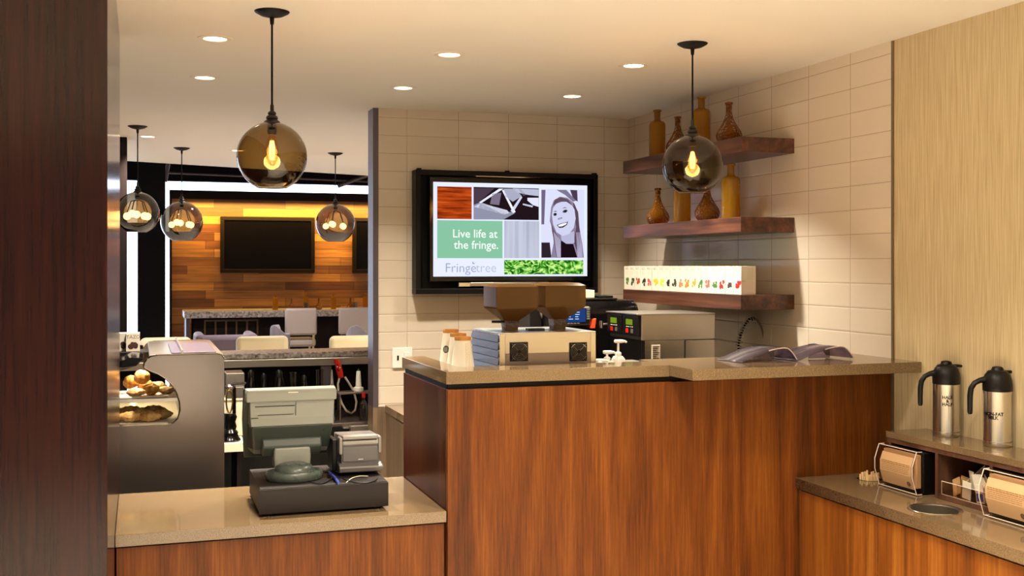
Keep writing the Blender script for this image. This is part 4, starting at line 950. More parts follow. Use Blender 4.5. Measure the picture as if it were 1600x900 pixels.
# brewer
bx0,bx1,by0,by1 = 2.165,2.555,4.60,4.96
bzt = at(1000,492,X=bx0,).z
c = thing('coffee_brewer','stainless brewer with two black control panels under the lowest shelf','brewer',((bx0+bx1)/2,4.8,ZW))
q1 = .118
MB().box(bx0+.01,bx1,by0+.004,by1,bzt-q1,bzt-.002).build('upper_housing','steel',c,bevel=.003)
MB().box(bx0-.012,bx1,by0+.002,by1,bzt-.003,bzt+.004).build('top_plate','steel',c,bevel=.002)
MB().box(bx0+.03,bx1,by0+.008,by1,ZW+.001,bzt-q1-.002).build('lower_housing','steel_v',c,bevel=.002)
MB().box(bx0+.012,bx0+.03,by0+.01,by1,ZW+.001,bzt-q1-.002).build('dark_front','black',c)
MB().box(bx0+.232,bx0+.236,by0+.004,by0+.009,ZW+.001,bzt-q1-.002).build('panel_joint','black',c)
for k in range(2):
    yb_ = by0+.008+k*.178; 
    p = MB().box(bx0-.008,bx0+.012,yb_,yb_+.168,bzt-.100,bzt-.006).build('control_panel','black',c,bevel=.004)
    MB().box(bx0-.0095,bx0-.0075,yb_+.055,yb_+.125,bzt-.050,bzt-.024).build('green_display',emis('lit_green_display','9CBE28',.55),p)
    MB().box(bx0-.0095,bx0-.0075,yb_+.100,yb_+.128,bzt-.088,bzt-.068).build('switch','red',p,bevel=.001)
    MB().box(bx0-.0095,bx0-.0075,yb_+.048,yb_+.072,bzt-.088,bzt-.068).build('switch','printer',p,bevel=.001)
    m = MB()
    for j in range(4): m.box(bx0-.0092,bx0-.0078,yb_+.05+j*.02,yb_+.063+j*.02,bzt-.060,bzt-.057)
    m.build('panel_marks','white',p)
q = at(1026,549,Y=by0)
s_ = MB().box(q.x-.022,q.x+.020,by0+.0045,by0+.0076,q.z-.05,q.z+.03).build('spec_label','paper',c)
m = MB()
for k in range(7): m.box(q.x-.018,q.x+.016-.008*(k%3),by0+.0030,by0+.0044,q.z+.02-k*.009,q.z+.023-k*.009)
m.build('label_rows','ink',s_)

# spring faucet behind the hand-off ledge
FYc = 4.62
c = thing('spring_faucet','pull down faucet with a coiled spring arch below the lowest shelf','faucet',(2.55,FYc,ZW))
def pth(pts, Y): return [at(px,py,Y=Y) for px,py in pts]
arc = pth([(1153,560),(1154,540),(1157,524),(1163,509),(1170,499),(1176,496.5)],FYc)
base = arc[0].copy(); base.z = ZW+.002
MB().tube([base]+arc,.006,8).build('riser','black',c,smooth=True)
# helical spring around the arc
L = [arc[0]+(arc[-1]-arc[0])*0]
def sample(pts, n):
    seg = [(pts[i+1]-pts[i]).length for i in range(len(pts)-1)]; T = sum(seg); out = []
    for k in range(n):
        d_ = T*k/(n-1); i = 0
        while i < len(seg)-1 and d_ > seg[i]: d_ -= seg[i]; i += 1
        t_ = min(1,d_/seg[i]); out.append((pts[i].lerp(pts[i+1],t_), (pts[i+1]-pts[i]).normalized()))
    return out
sp = sample(arc, 330); hp = []
for k,(p,dr) in enumerate(sp):
    a = k/330*2*math.pi*18; u = Vector((0,1,0)); w = dr.cross(u).normalized(); hp.append(p+(u*math.cos(a)+w*math.sin(a))*.0135)
MB().tube(hp,.0022,5).build('spring','spring_steel',c,smooth=True)
MB().tube(pth([(1176,496),(1183,500),(1189,510),(1193,524),(1195,540),(1196,560)],FYc),.0055,8).build('hose','steel_dark',c,smooth=True)
q = at(1176,498,Y=FYc); MB().ball(q,.011,sub=2).build('elbow','black_gloss',c,smooth=True)
bb = at(1196,565,Y=FYc); MB().lathe([(0,0),(.028,0),(.028,.006),(.015,.012),(.012,.30),(0,.30)],(base.x,FYc,ZW+.0005),24).build('base','steel',c,smooth=True)
MB().tube([at(1196,560,Y=FYc),Vector((bb.x,FYc,ZW+.05)),Vector((base.x+.01,FYc,ZW+.03))],.006,8).build('supply_hose','steel_dark',c,smooth=True)

# tinted acrylic covers lying on the hand-off ledge
def cover(px0, px1, label, w=.150):
    a = at(px0, 556, Y=3.80); b_ = at(px1, 556, Y=3.80)
    c = thing('acrylic_cover',label,'cover',((a.x+b_.x)/2,3.75,ZL),'tinted clear covers on the hand-off ledge')
    L_ = b_.x-a.x; n = 18; 
    prof = []
    for k in range(n+1):
        t_ = k/n; x = a.x + t_*L_
        z = ZL+.0015 + .050*(math.sin(min(1,t_/.80)*math.pi/2)**1.15) - (0 if t_<.80 else .045*((t_-.80)/.20)**1.7)
        prof.append((x,z))
    m = MB(); A = []; B = []
    for x,z in prof:
        sk = .0
        A.append(m.b.verts.new((x,3.66,z))); B.append(m.b.verts.new((x-.02,3.66+w,z)))
    for k in range(n): m.b.faces.new((A[k],A[k+1],B[k+1],B[k]))
    o = m.build('curved_sheet','lilac',c,smooth=True); md = o.modifiers.new('t','SOLIDIFY'); md.thickness = .003
    MB().tube([(x,3.66,z) for x,z in prof[9:]],.0022,6).build('near_edge','clear_edge',c,smooth=True)
    MB().tube([(x-.02,3.66+w,z) for x,z in prof[12:]],.0020,6).build('far_edge','black',c,smooth=True)
    m = MB(); m.b.faces.new([m.b.verts.new(p_) for p_ in [(prof[7][0],3.735,ZL+.002)]+[(x,3.735,z-.002) for x,z in prof[8:15]]+[(prof[14][0],3.735,ZL+.002)]]); o = m.build('inner_flap','lilac',c); md = o.modifiers.new('t','SOLIDIFY'); md.thickness = .002
cover(1128,1214,'tinted clear acrylic cover on the hand-off ledge, left one below the faucet')
cover(1214,1300,'tinted clear acrylic cover on the hand-off ledge, right one nearest the tiled wall')

# ================================================================== TILL
DX0,DX1,DY0,DY1 = .381,.815,3.775,4.15; ZD = ZP+.004
c = thing('cash_drawer','charcoal metal cash drawer on the low worktop under the till','cash drawer',(.6,3.96,ZP))
for x in (DX0+.03,DX1-.03):
    for y in (DY0+.03,DY1-.03): MB().lathe([(0,0),(.012,0),(.012,.009),(0,.009)],(x,y,ZP+.0003),16).build('foot','black',c)
ZD1 = .853
MB().box(DX0,DX1,DY0,DY1,ZP+.009,ZD1).build('case','drawer',c,bevel=.002)
MB().box(DX0-.003,DX1+.003,DY0-.002,DY0+.004,ZP+.009,ZD1-.004).build('rear_plate','drawer',c,bevel=.001)

MXA = .363
c = thing('till_monitor','sage grey till monitor seen from behind on a round base, on the cash drawer','till',(.512,3.98,ZD1))
def PX(px, Y): return at(px,650,Y=Y).x
def PZ(py, Y, px=455): return at(px,py,Y=Y).z
def loft(rows, name, mat, parent, bevel=.003, smooth=False):
    # rows: (xl, xr, y, z) pairs front / back
    m = MB(); rings = []
    for (fl,fr,fy,fz,bl,br,by,bz_) in rows: rings.append([m.b.verts.new(p) for p in ((fl,fy,fz),(fr,fy,fz),(br,by,bz_),(bl,by,bz_))])
    for A,B in zip(rings,rings[1:]):
        for i in range(4): j=(i+1)%4; m.b.faces.new((A[i],A[j],B[j],B[i]))
    m.b.faces.new(rings[0][::-1]); m.b.faces.new(rings[-1]); return m.build(name,mat,parent,bevel=bevel,smooth=smooth)
YA = 3.93
xl,xr = PX(384.5,YA),PX(526.5,YA)
z0_,z1_,z2_,z3_,z4_,z5_ = [PZ(v,YA) for v in (608,627,629,653,665,716)]
# screen slab (far side), tilted
loft([(xl-.004,xr+.004,YA+.05,z0_+.002,xl-.004,xr+.004,YA+.075,z0_),(xl-.004,xr+.004,YA+.10,(z0_+z5_)/2+.01,xl-.004,xr+.004,YA+.125,(z0_+z5_)/2+.01),(xl+.008,xr-.006,YA+.18,z5_-.02,xl+.008,xr-.006,YA+.20,z5_-.01)],'screen_slab','pos_dark',c,.004)
loft([(xl+.004,xr-.004,YA+.002,z0_,xl,xr,YA+.06,z0_+.002),(xl,xr,YA,z0_-.012,xl,xr,YA+.07,z0_-.01),(xl+.001,xr-.001,YA+.002,z1_,xl,xr,YA+.08,z1_)],'top_cap','pos',c,.004)
w = PX(391,YA); w2 = PX(523,YA)
loft([(w,w2,YA+.012,z1_,w,w2,YA+.08,z1_),(w+.002,w2-.001,YA+.014,z3_,w,w2,YA+.09,z3_),(w+.004,w2-.002,YA+.010,z4_,w,w2,YA+.09,z4_)],'upper_cover','pos',c,.002)
wb,wc = PX(396,YA+.1),PX(513,YA+.1)
loft([(w+.006,w2-.003,YA+.011,z4_-.0005,w,w2,YA+.09,z4_-.0005),(wb,wc,YA+.085,PZ(700,YA+.085),w,w2,YA+.16,PZ(700,YA+.085)),(wb+.002,wc-.002,YA+.13,z5_,wb,wc,YA+.17,z5_)],'lower_cover','pos_dark',c,.006)
# port cover outline
m = MB(); yq = YA+.0115; a_ = PX(396,YA); e_ = PX(463,YA)
m.box(a_+.006,e_-.004,yq-.001,yq+.004,PZ(634,YA)-.002,PZ(634,YA)+.0005); m.box(e_-.0012,e_+.0005,yq-.001,yq+.004,PZ(650,YA),PZ(629,YA))
m.box(a_+.016,e_-.008,yq-.0005,yq+.004,PZ(647.5,YA)-.0015,PZ(647.5,YA)); m.box(PX(392,YA)+.002,a_+.018,yq-.0005,yq+.004,PZ(652,YA)-.001,PZ(652,YA)+.001)
m.build('cover_seam','black',c)
q = at(458,613,Y=YA); MB().box(q.x-.017,q.x+.017,YA-.0008,YA+.004,q.z-.0016,q.z+.0016).build('maker_mark','white',c,bevel=.0008)
for px in (410,504):
    for py in (670,680):
        q = at(px,py,Y=YA+.05); MB().ball((q.x,YA+.010+(665-py)*-.0032,q.z),.002,sub=1).build('screw','black',c)
# hinge bracket, neck, base
ba,bb_ = PX(410,YA+.03),PX(504,YA+.03); zt1,zt2 = PZ(685,YA+.03),PZ(713,YA+.03)
loft([(ba,bb_,YA+.048,zt1,ba,bb_,YA+.13,zt1),(ba+.001,bb_-.001,YA+.035,zt1-.03,ba,bb_,YA+.15,zt1-.03),(ba+.003,bb_-.003,YA+.06,zt2,ba,bb_,YA+.16,zt2)],'hinge_bracket','pos_dark',c,.006)
cx,cy = PX(456.5,3.96),3.915
na,nb = PX(429,YA),PX(488,YA)
loft([(na+.003,nb-.003,YA+.030,PZ(700,YA+.02),na+.002,nb-.002,YA+.10,PZ(700,YA+.02)),(na+.001,nb-.001,YA+.026,ZD1+.07,na,nb,YA+.10,ZD1+.07),(na+.004,nb-.004,YA+.022,ZD1+.034,na,nb,YA+.09,ZD1+.034)],'neck','pos',c,.006)
MB().lathe([(0,.058),(.040,.056),(.060,.049),(.068,.036),(.069,.024)],(cx,cy,ZD1),48,cap=False).build('dome','pos_base',c,smooth=True)
m = MB().lathe([(0,.001),(.096,.001),(.100,.006),(.100,.022),(.094,.030),(.069,.034),(0,.034)],(cx,cy,ZD1),48)
for v in m.b.verts: v.co.y = cy+(v.co.y-cy)*.78
m.build('round_base','pos_base',c,smooth=True)

# receipt printer
PY = 3.92
c = thing('receipt_printer','graphite receipt printer on the right of the cash drawer, beside the till monitor','printer',(.75,3.98,ZD1))
pa,pb = at(531,700,Y=PY).x, at(595,700,Y=PY).x; pt = at(560,682,Y=PY).z
z_ = ZD1+.001
def sect(pts, xa, xb, name, mat, bevel=.003): return MB().prism(pts,'x',xa,xb).build(name,mat,c,bevel=bevel)
sect([(PY+.004,z_+.028),(PY+.004,pt-.018),(PY+.010,pt-.006),(PY+.024,pt),(PY+.16,pt-.004),(PY+.17,z_+.03)],pa+.006,pb-.005,'body','printer')
sect([(PY-.018,z_+.012),(PY-.018,z_+.030),(PY+.006,z_+.040),(PY+.175,z_+.040),(PY+.18,z_+.001),(PY+.02,z_+.001)],pa-.004,pb+.005,'base','printer')
MB().box(pa-.004,pb+.005,PY-.0195,PY-.012,z_+.025,z_+.031).build('base_lip','printer_light',c,bevel=.001)
for x in (pa-.002,pb-.009): 
    MB().box(x,x+.011,PY-.004,PY+.05,pt-.062,pt-.002).build('hinge_arm','printer_light',c,bevel=.005)
MB().box(pa+.010,pb-.012,PY-.004,PY+.03,pt-.010,pt+.003).build('top_lid','printer_light',c,bevel=.003)
MB().box(pa+.010,pb-.009,PY-.003,PY+.02,pt-.030,pt-.015).build('tear_bar','printer_light',c,bevel=.004)
MB().box(pa+.011,pb-.011,PY-.001,PY+.01,z_+.046,pt-.036).build('front_door','printer',c,bevel=.002)
MB().box((pa+pb)/2-.008,(pa+pb)/2+.010,PY-.0016,PY-.0008,z_+.053,z_+.055).build('maker_mark','white',c)
MB().box(pa-.022,pa-.004,PY+.03,PY+.14,z_+.01,pt-.012).build('side_panel','black',c,bevel=.004)
# leads
def lead(pts, r, mat, label, nm='cable'):
    P_ = [Vector(p) for p in pts]; out = []
    for i in range(len(P_)-1):          # catmull rom
        p0 = P_[max(i-1,0)]; p1 = P_[i]; p2 = P_[i+1]; p3 = P_[min(i+2,len(P_)-1)]
        for k in range(6):
            t = k/6; out.append(.5*((2*p1)+(p2-p0)*t+(2*p0-5*p1+4*p2-p3)*t*t+(3*p1-p0-3*p2+p3)*t**3))
    out.append(P_[-1]); o = MB().tube(out,r,7).build(nm,mat,smooth=True); tag(o,label,'cable'); return o
def dz(px,py,h=0):
    p = at(px,py,Z=ZD1+.004+h); return p
lead([dz(478,749),dz(495,741,.004),dz(512,738,.008),dz(524,744,.006),dz(530,752,.002)],.0030,'black','black lead looping from the till base towards the printer')
lead([dz(482,752),dz(500,756),dz(515,750),dz(520,742,.006),dz(505,736,.01)],.0022,'black','thin black lead curling on the cash drawer between till and printer')
lead([dz(514,738,.008),dz(521,744,.007),dz(526,750,.005),dz(529,755,.002)],.0046,'blue','short blue plugged lead in the tangle on the cash drawer')
lead([dz(536,748,.003),dz(550,753,.003),dz(570,755),dz(584,752),dz(589,748,.002)],.0028,'black','black lead lying in front of the receipt printer')
lead([dz(541,754,.002),dz(550,747,.006),dz(562,744,.008),dz(575,744,.004)],.0014,'hose','thin pale lead in front of the receipt printer')

# ================================================================== DISPLAY CASE AND PASTRIES
CY = 4.85
def cz(cx_, cy_): # zoom crop coordinates -> place on the end panel plane
    return at(160+cx_/3.4625, 440+cy_/3.4625, Y=CY)
out = [(222,458),(226,440),(240,420),(262,404),(300,397),(620,388),(645,394),(660,415)]
cut = [(228,468),(262,486),(300,500),(345,528),(378,560),(402,605),(416,650),(419,695),(408,740),(385,762),(350,769),(35,781)]
P1 = [(cz(*p).x, cz(*p).z) for p in out]; P2 = [(cz(*p).x, cz(*p).z) for p in cut]
xr_ = P1[-1][0]; xl_ = -.42
c = thing('display_case','stainless pastry display case with a scooped end panel, left of the till','display case',(0,5.3,0))
poly = P1+[(xr_,.02),(xl_,.02),(xl_,P2[-1][1])]+P2[::-1]
CE = 5.78
MB().prism(poly,'y',CY,CY+.018).build('end_panel','steel_case',c,bevel=.0015)
MB().prism(poly,'y',CE,CE+.018).build('end_panel','steel_dark',c)
e = [(x,CY-.001,z) for x,z in P2[::-1]]+[(x,CY-.001,z) for x,z in P1]
MB().tube(e,.0035,6).build('edge_trim','chrome',c,smooth=True)
zt_ = P1[4][1]; zdeck = P2[-1][1]-.01
MB().box(P1[2][0]+.01,xr_-.004,CY+.018,CE,zt_-.022,zt_-.002).build('top','steel',c,bevel=.004)
MB().box(P1[2][0]+.10,xr_-.03,CY+.06,CE-.25,zt_-.001,zt_+.004).build('rear_door_lid','mauve_lid',c,bevel=.002)
MB().box(xr_-.03,xr_-.006,CY+.018,CE,.05,zt_-.024).build('back_wall','steel',c)
MB().box(xl_,xr_-.03,CY+.02,CE,zdeck-.04,zdeck).build('deck','cream',c)
MB().box(xl_+.02,xr_-.03,CY+.02,CE,.05,zdeck-.045).build('plinth','steel_dark',c)
zsh = at(215,622,Y=CY+.05).z
MB().box(xl_+.05,P2[6][0]-.01,CY+.03,CE-.02,zsh-.012,zsh-.004).build('glass_shelf','case_glass',c)
MB().box(xl_+.05,P2[6][0]-.008,CY+.022,CY+.03,zsh-.016,zsh-.002).build('shelf_edge','steel',c)
# curved glass front following the scoop, on the customer side
m = MB()
for (a,b_) in zip([(P2[0][0]-.34+0*k,z) for k,(x,z) in enumerate(P2[:1])],[]): pass
gpts = [(P1[1][0]-.02,P1[1][1]-.01),(P1[1][0]-.12,P1[1][1]-.04),(P1[1][0]-.24,P1[1][1]-.10),(xl_+.01,zsh),(xl_,zdeck)]
A = [m.b.verts.new((x,CY+.02,z)) for x,z in gpts]; B = [m.b.verts.new((x,CE,z)) for x,z in gpts]
for k in range(len(gpts)-1): m.b.faces.new((A[k],A[k+1],B[k+1],B[k]))
m.build('curved_glass','case_glass',c,smooth=True)
# black hood under the top
hp_ = [(P1[1][0]+.0,P1[1][1]+.012),(P1[1][0]-.05,P1[1][1]+.016),(P1[1][0]-.12,P1[1][1]-.005),(P1[1][0]-.17,P1[1][1]-.035),(P1[1][0]-.12,P1[1][1]-.030),(P1[1][0]-.03,P1[1][1]-.020)]
MB().prism(hp_,'y',CY+.10,CE-.02).build('hood','black_gloss',c,bevel=.003)
MB().box(P2[6][0]+.01,P2[6][0]+.016,CY+.02,CE,zdeck,zsh+.2).build('inner_liner','steel',c)
area('case_strip',(P1[2][0]-.02,5.3,zt_-.06),(0,0,0),.06,5.5,(1,.80,.52),'RECTANGLE',.7)
tr = MB().box(xl_+.06,P2[5][0]-.03,CY+.06,CY+.30,zsh-.0035,zsh+.006).build('pastry_tray','white',bevel=.003); tag(tr,'white tray on the glass shelf of the display case under the muffins','tray')
tr = MB().box(xl_+.04,P2[9][0]-.02,CY+.05,CY+.36,zdeck+.0005,zdeck+.010).build('pastry_tray','white',bevel=.003); tag(tr,'white tray on the bottom deck of the display case under the croissants','tray')
def lump(name, px, py, Y, sc, mat, label, jit=.05, z=None, r=.03):
    q = at(px,py,Y=Y); 
    m_ = MB().ball((0,0,0),r,(1,1,1),4,0); sd = random.random()*50
    for v in m_.b.verts:
        p_ = v.co/r; f_ = 1+jit*2.2*mnoise.noise(p_*1.6+Vector((sd,0,0)))+jit*1.3*mnoise.noise(p_*5+Vector((0,sd,0))); v.co = Vector((v.co.x*sc[0]*f_,v.co.y*sc[1]*f_,v.co.z*sc[2]*f_))
    o = m_.build(name,mat,local=True,smooth=True); zb_ = z if z is not None else q.z
    o.location = (q.x,Y,zb_+r*sc[2]*.96); tag(o,label,name.replace('_',' '),'pastries in the display case'); return o
zu = zsh+.006; zd = zdeck+.010
lump('muffin',222,600,4.98,(1.15,1.1,1.0),'muffin','golden crumb muffin at the back left of the upper tray',.06,zu+.045)
lump('muffin',205,600,5.05,(1.1,1.1,.95),'muffin','golden muffin at the left rear of the upper tray',.06,zu+.02)
lump('scone',236,605,4.95,(1.15,1,.85),'muffin','yellow crumbly scone in the middle of the upper tray',.09,zu)
lump('muffin',228,600,5.05,(1.1,1.1,.9),'muffin','golden muffin behind the yellow scone on the upper tray',.07,zu)
lump('danish',213,612,4.93,(1.35,.9,.55),'pastry','oval glazed danish at the front of the upper tray',.03,zu)
lump('scone',260,610,4.97,(1.1,.9,.55),'pastry','pale scone at the right end of the upper tray',.08,zu)
lump('scone',247,600,5.10,(1.2,1,.7),'pastry','pale pastry at the right rear of the upper tray',.08,zu)
def croissant(px, Y, rot, z, label, s=1):
    q = at(px,650,Y=Y); m = MB(); pts = []; rr = []
    for k in range(13):
        a = -1.1+2.2*k/12; pts.append((.06*s*math.sin(a),.045*s*(1-math.cos(a)),0)); rr.append((.006+.017*math.cos(a/1.1*math.pi/2)*(1+.12*math.cos(k*3.14)))*s)
    m.tube(pts,rr,12); o = m.build('croissant','pastry',local=True,smooth=True); o.location=(q.x,Y,z+max(rr)); o.rotation_euler=(0,0,rot); tag(o,label,'croissant','pastries in the display case')
croissant(206,4.93,.3,zd,'baked croissant at the front left of the bottom tray')
croissant(232,4.92,-.2,zd,'flat croissant at the front centre of the bottom tray',.9)
croissant(222,5.0,2.6,zd+.0,'croissant behind the front pair on the bottom tray',1.1)
croissant(252,4.97,.1,zd,'croissant at the right of the bottom tray',.9)
croissant(240,5.07,3.0,zd,'croissant at the rear right of the bottom tray',1.1)
croissant(205,5.08,2.9,zd,'croissant at the rear left of the bottom tray',1.1)
# tea cartons on the case
for k,(px,lb) in enumerate(((209,'white tea carton with lettering standing on the pastry display case'),(197.5,'white tea carton standing half behind the column on the pastry display case'))):
    Yt = 5.30+.05*k; q = at(px,548,Y=Yt); w_ = .033
    c = thing('tea_box',lb,'box',(q.x,Yt,P1[1][1]),'tea cartons on the display case')
    zb_ = at(px,549,Y=Yt).z; zt2_ = at(px,520.5,Y=Yt).z
    MB().box(q.x-w_,q.x+w_*.8,Yt,Yt+.075,zb_,zt2_).build('carton','paper',c,bevel=.0008)
    if k==0: text('TAZO',.022,colm('6A5A48'),c,(q.x-.002,Yt-.0004,zt2_-.018),FACE_CAM,'lettering',.0001)
    m = MB()
    for j in range(7):
        a_ = random.uniform(-.02,.015); r_ = random.uniform(.008,.013); m.b.faces.new([m.b.verts.new((q.x+a_+r_*math.cos(t),Yt-.0003-j*.00008,zb_+.022+(j%3)*.006+r_*math.sin(t))) for t in [i_*math.pi/6 for i_ in range(12)]])
    m.build('fruit_print',colm('3A1C12'),c)
st = MB().box(-.16,.06,5.27,5.45,P1[1][1]-.03,at(209,549,Y=5.3).z-.0005).build('box_stand','black',bevel=.003); tag(st,'black ledge on the display case hood carrying the tea cartons','stand')

# ================================================================== UNDERBAR OF THE LOUNGE BAR
BY0,BY1 = 6.82,7.12; ZB = 1.07
c = thing('lounge_bar','dark lounge bar with rough granite top and brushed steel apron, behind the till','bar',(1,6.97,0))
MB().box(-.6,3.2,BY0,BY1,ZB-.035,ZB).build('granite_top','granite',c,bevel=.004)
MB().box(-.6,3.2,BY0-.012,BY0+.01,ZB-.083,ZB-.036).build('apron','steel',c,bevel=.004)
MB().box(-.6,3.2,BY1-.06,BY1-.02,0,ZB-.036).build('front_wall','espresso',c)
MB().box(-.6,3.2,6.42,6.44,.1,.66).build('inner_panel','black_matte',c)
MB().box(-.6,3.2,6.44,BY1-.07,.66,.68).build('work_shelf','steel_dark',c,bevel=.002)
# steel sink parts and rails
def put(name, cat, label, f, loc): 
    c = thing(name,label,cat,loc); f(c); return c
UY = 6.55; US = .6805
c = thing('soda_gun','red soda gun hanging on the granite bar with a looped pale hose','soda gun',tuple(at(535,575,Y=6.78)))
g0,g1 = at(526,561,Y=6.77),at(533,590,Y=6.77)
MB().tube([g0,g0.lerp(g1,.35),g0.lerp(g1,.75),g1],[.014,.019,.020,.016],8).build('grip','red',c,smooth=True)
for k,(u,w_) in enumerate(((.3,-.006),(.45,.004),(.6,-.006),(.4,-.010),(.55,-.012))):
    p = g0.lerp(g1,u); MB().ball((p.x+w_,p.y-.018,p.z),.005,sub=1).build('button','white' if k%2 else 'black',c,smooth=True)
pts = [(531,588),(528,600),(529,615),(534,630),(541,642),(549,646),(555,641),(557,628),(553,612),(546,600),(539,589)]
MB().tube([at(x,y,Y=6.77) for x,y in pts],.0065,8).build('hose','hose',c,smooth=True)
# squeeze bottle and spout bottles
def ubottle(px, ytop, ybot, r, mat, capmat, label, Y=6.60, capr=.4, kind='bottle'):
    t_ = at(px,ytop,Y=Y); b_ = at(px,ybot,Y=Y); H2 = t_.z-b_.z
    c = thing(kind,label,'bottle',(b_.x,Y,b_.z))
    MB().lathe([(0,0),(r,0),(r,H2*.55),(r*.8,H2*.66),(r*.34,H2*.76),(r*.32,H2*.86),(0,H2*.86)],(b_.x,Y,b_.z),24).build('bottle_body',mat,c,smooth=True)
    MB().lathe([(0,H2*.82),(r*capr,H2*.82),(r*capr*.9,H2),(0,H2)],(b_.x,Y,b_.z),16).build('cap',capmat,c,smooth=True)
    return b_
M['clear_bottle'] = glass('clear_bottle_glass','C8C4B8',1.5,rough=.03,boost=.05)
M['dark_bottle'] = pr('dark_liquor_bottle','17100B',.1)
def pourer(px,py0,py1,Y):
    t_ = at(px,py0,Y=Y); b_ = at(px,py1,Y=Y); H2 = t_.z-b_.z
    c = thing('squeeze_bottle','white tapered pourer bottle with green tip under the granite bar','bottle',(b_.x,Y,b_.z))
    MB().lathe([(0,0),(.030,0),(.031,.012),(.030,.022),(.018,.026),(.012,H2*.9),(.010,H2*.92),(0,H2*.92)],(b_.x,Y,b_.z),24).build('bottle_body','white',c,smooth=True)
    MB().lathe([(0,H2*.91),(.007,H2*.91),(.004,H2*1.02),(0,H2*1.02)],(b_.x,Y,b_.z),12).build('tip','green_cap',c,smooth=True)
    return b_
rb = pourer(560,577,611,6.60)
o = MB().box(rb.x-.13,rb.x+.20,6.55,6.66,rb.z-.012,rb.z-.001).build('bottle_ledge','steel_dark',bevel=.002); tag(o,'narrow steel ledge under the white pourer bottle','shelf')
o = MB().box(rb.x-.12,rb.x-.112,6.56,6.65,.6805,rb.z-.0125).box(rb.x+.18,rb.x+.188,6.56,6.65,.6805,rb.z-.0125).build('ledge_bracket','steel_dark'); tag(o,'steel bracket carrying the narrow ledge under the bar','bracket')
o.parent=None
lb_ = ubottle(568,613,660,.026,'clear_bottle','red','clear bottle with red pour cap beside the wall end post',Y=6.50)
ubottle(579,622,660,.022,'dark_bottle','black','dark bottle hard against the wall end post',Y=6.52)
rl = at(561,668,Y=6.40)
MB and tag(MB().box(rl.x-.10,rl.x+.14,6.36,6.56,lb_.z-.012,lb_.z-.001).build('speed_rail','steel_dark',bevel=.002),'dark speed rail holding the red capped bottle','rail')
fr = MB().box(at(547,668,Y=6.32).x,at(575,668,Y=6.32).x,6.30,6.35,at(560,676,Y=6.32).z,at(560,664,Y=6.32).z).build('rail_front','steel',bevel=.003); tag(fr,'short bright steel rail front above the receipt printer','rail')
for k,(px,yt,r,lb) in enumerate(((392,578,.034,'dark rounded jug under the bar, nearest the steel box'),(412,583,.030,'dark lidded canister under the bar above the till monitor'),(436,578,.040,'dark rounded canister under the bar right of the lidded one'),(475,586,.028,'small dark jar under the bar above the till monitor centre'))):
    t_ = at(px,yt,Y=6.60); c = thing('canister',lb,'canister',(t_.x,6.60,US)); H2 = t_.z-US
    MB().lathe([(0,0),(r,0),(r*1.05,H2*.3),(r,H2*.7),(r*.6,H2*.86),(0,H2*.86)],(t_.x,6.6,US),24).build('canister_body','black_gloss',c,smooth=True)
    MB().lathe([(0,H2*.86),(r*.5,H2*.86),(r*.5,H2*.95),(r*.2,H2),(0,H2)],(t_.x,6.6,US),20).build('lid','black',c,smooth=True)
for k,(px,yt,r) in enumerate(((458,582,.022),(496,578,.012),(503,576,.010),(518,578,.018))):
    t_ = at(px,yt,Y=6.55); H2 = t_.z-US
    c = thing('bar_glass',['clear stemmed glass under the bar above the till monitor','narrow clear tumbler left of the chrome shaker','slim clear straw tube holder left of the chrome shaker','chrome ribbed shaker beside the soda gun hose'][k],'glass',(t_.x,6.55,US))
    if k==3:
        MB().lathe([(0,0),(.022,0)]+[(.018+.004*(i%2),H2*.1+H2*.5*i/9) for i in range(10)]+[(.012,H2*.75),(.006,H2),(0,H2)],(t_.x,6.55,US),24).build('shaker','chrome',c,smooth=True)
    else:
        MB().lathe([(0,0),(r*.8,0),(r,H2),(r-.002,H2),(r*.75,.01),(0,.01)],(t_.x,6.55,US),24).build('tumbler','clear_bottle',c,smooth=True)
q0,q1 = at(500,565,Y=6.85),at(517,580,Y=6.85)
o = MB().box(q0.x,q1.x,6.80,6.81,.72,.985).build('switch_box','trim_metal',bevel=.003); tag(o,'grey switch box on the wall under the granite bar top','switch'); 
o.location.y += .02
# steel box, cream bin, cream shelf, lever press
BYY = 5.95; zs_ = at(365,688,Y=BYY).z
c = thing('cream_cabinet','cream topped low shelf stand between the display case and the till','shelf',(.43,6.1,0))
xa,xb = .26, at(384,690,Y=BYY-.1).x
MB().box(xa,xb,BYY-.1,6.30,zs_-.045,zs_).build('top','cream',c,bevel=.002)
MB().box(xa+.02,xa+.04,BYY-.05,6.28,0,zs_-.046).build('side','espresso',c); MB().box(xb-.04,xb-.02,BYY-.05,6.28,0,zs_-.046).build('side','espresso',c)
z6 = at(375,622,Y=6.10).z
c = thing('cream_bin','tall cream plastic bin standing on the cream shelf behind the till','bin',(.45,6.2,zs_))
q0,q1 = at(361,650,Y=6.08),at(388,650,Y=6.08)
MB().box(q0.x-.06,q1.x,6.08,6.28,zs_+.001,z6-.006).build('bin_body','cream',c,bevel=.006)
MB().box(q0.x-.065,q1.x+.005,6.075,6.285,z6-.010,z6).build('rim','cream',c,bevel=.003)
c = thing('steel_box','brushed steel box resting on the cream bin, left of the till monitor','box',(.45,6.2,z6))
q0,q1 = at(353,600,Y=6.08),at(382,600,Y=6.08); zt3 = at(370,583,Y=6.08).z
MB().box(q0.x,q1.x,6.08,6.27,z6+.001,z6+(zt3-z6)*.46).build('lower_box','steel',c,bevel=.003)
MB().box(q0.x,q1.x,6.08,6.27,z6+(zt3-z6)*.48,zt3).build('upper_box','steel',c,bevel=.003)
q = at(360,690,Y=5.93); x,y = q.x-.002,5.93; z = zs_+.001
c = thing('lever_press','dark cast lever press with a gilt oval frame beside the display case','press',(x,y,z))
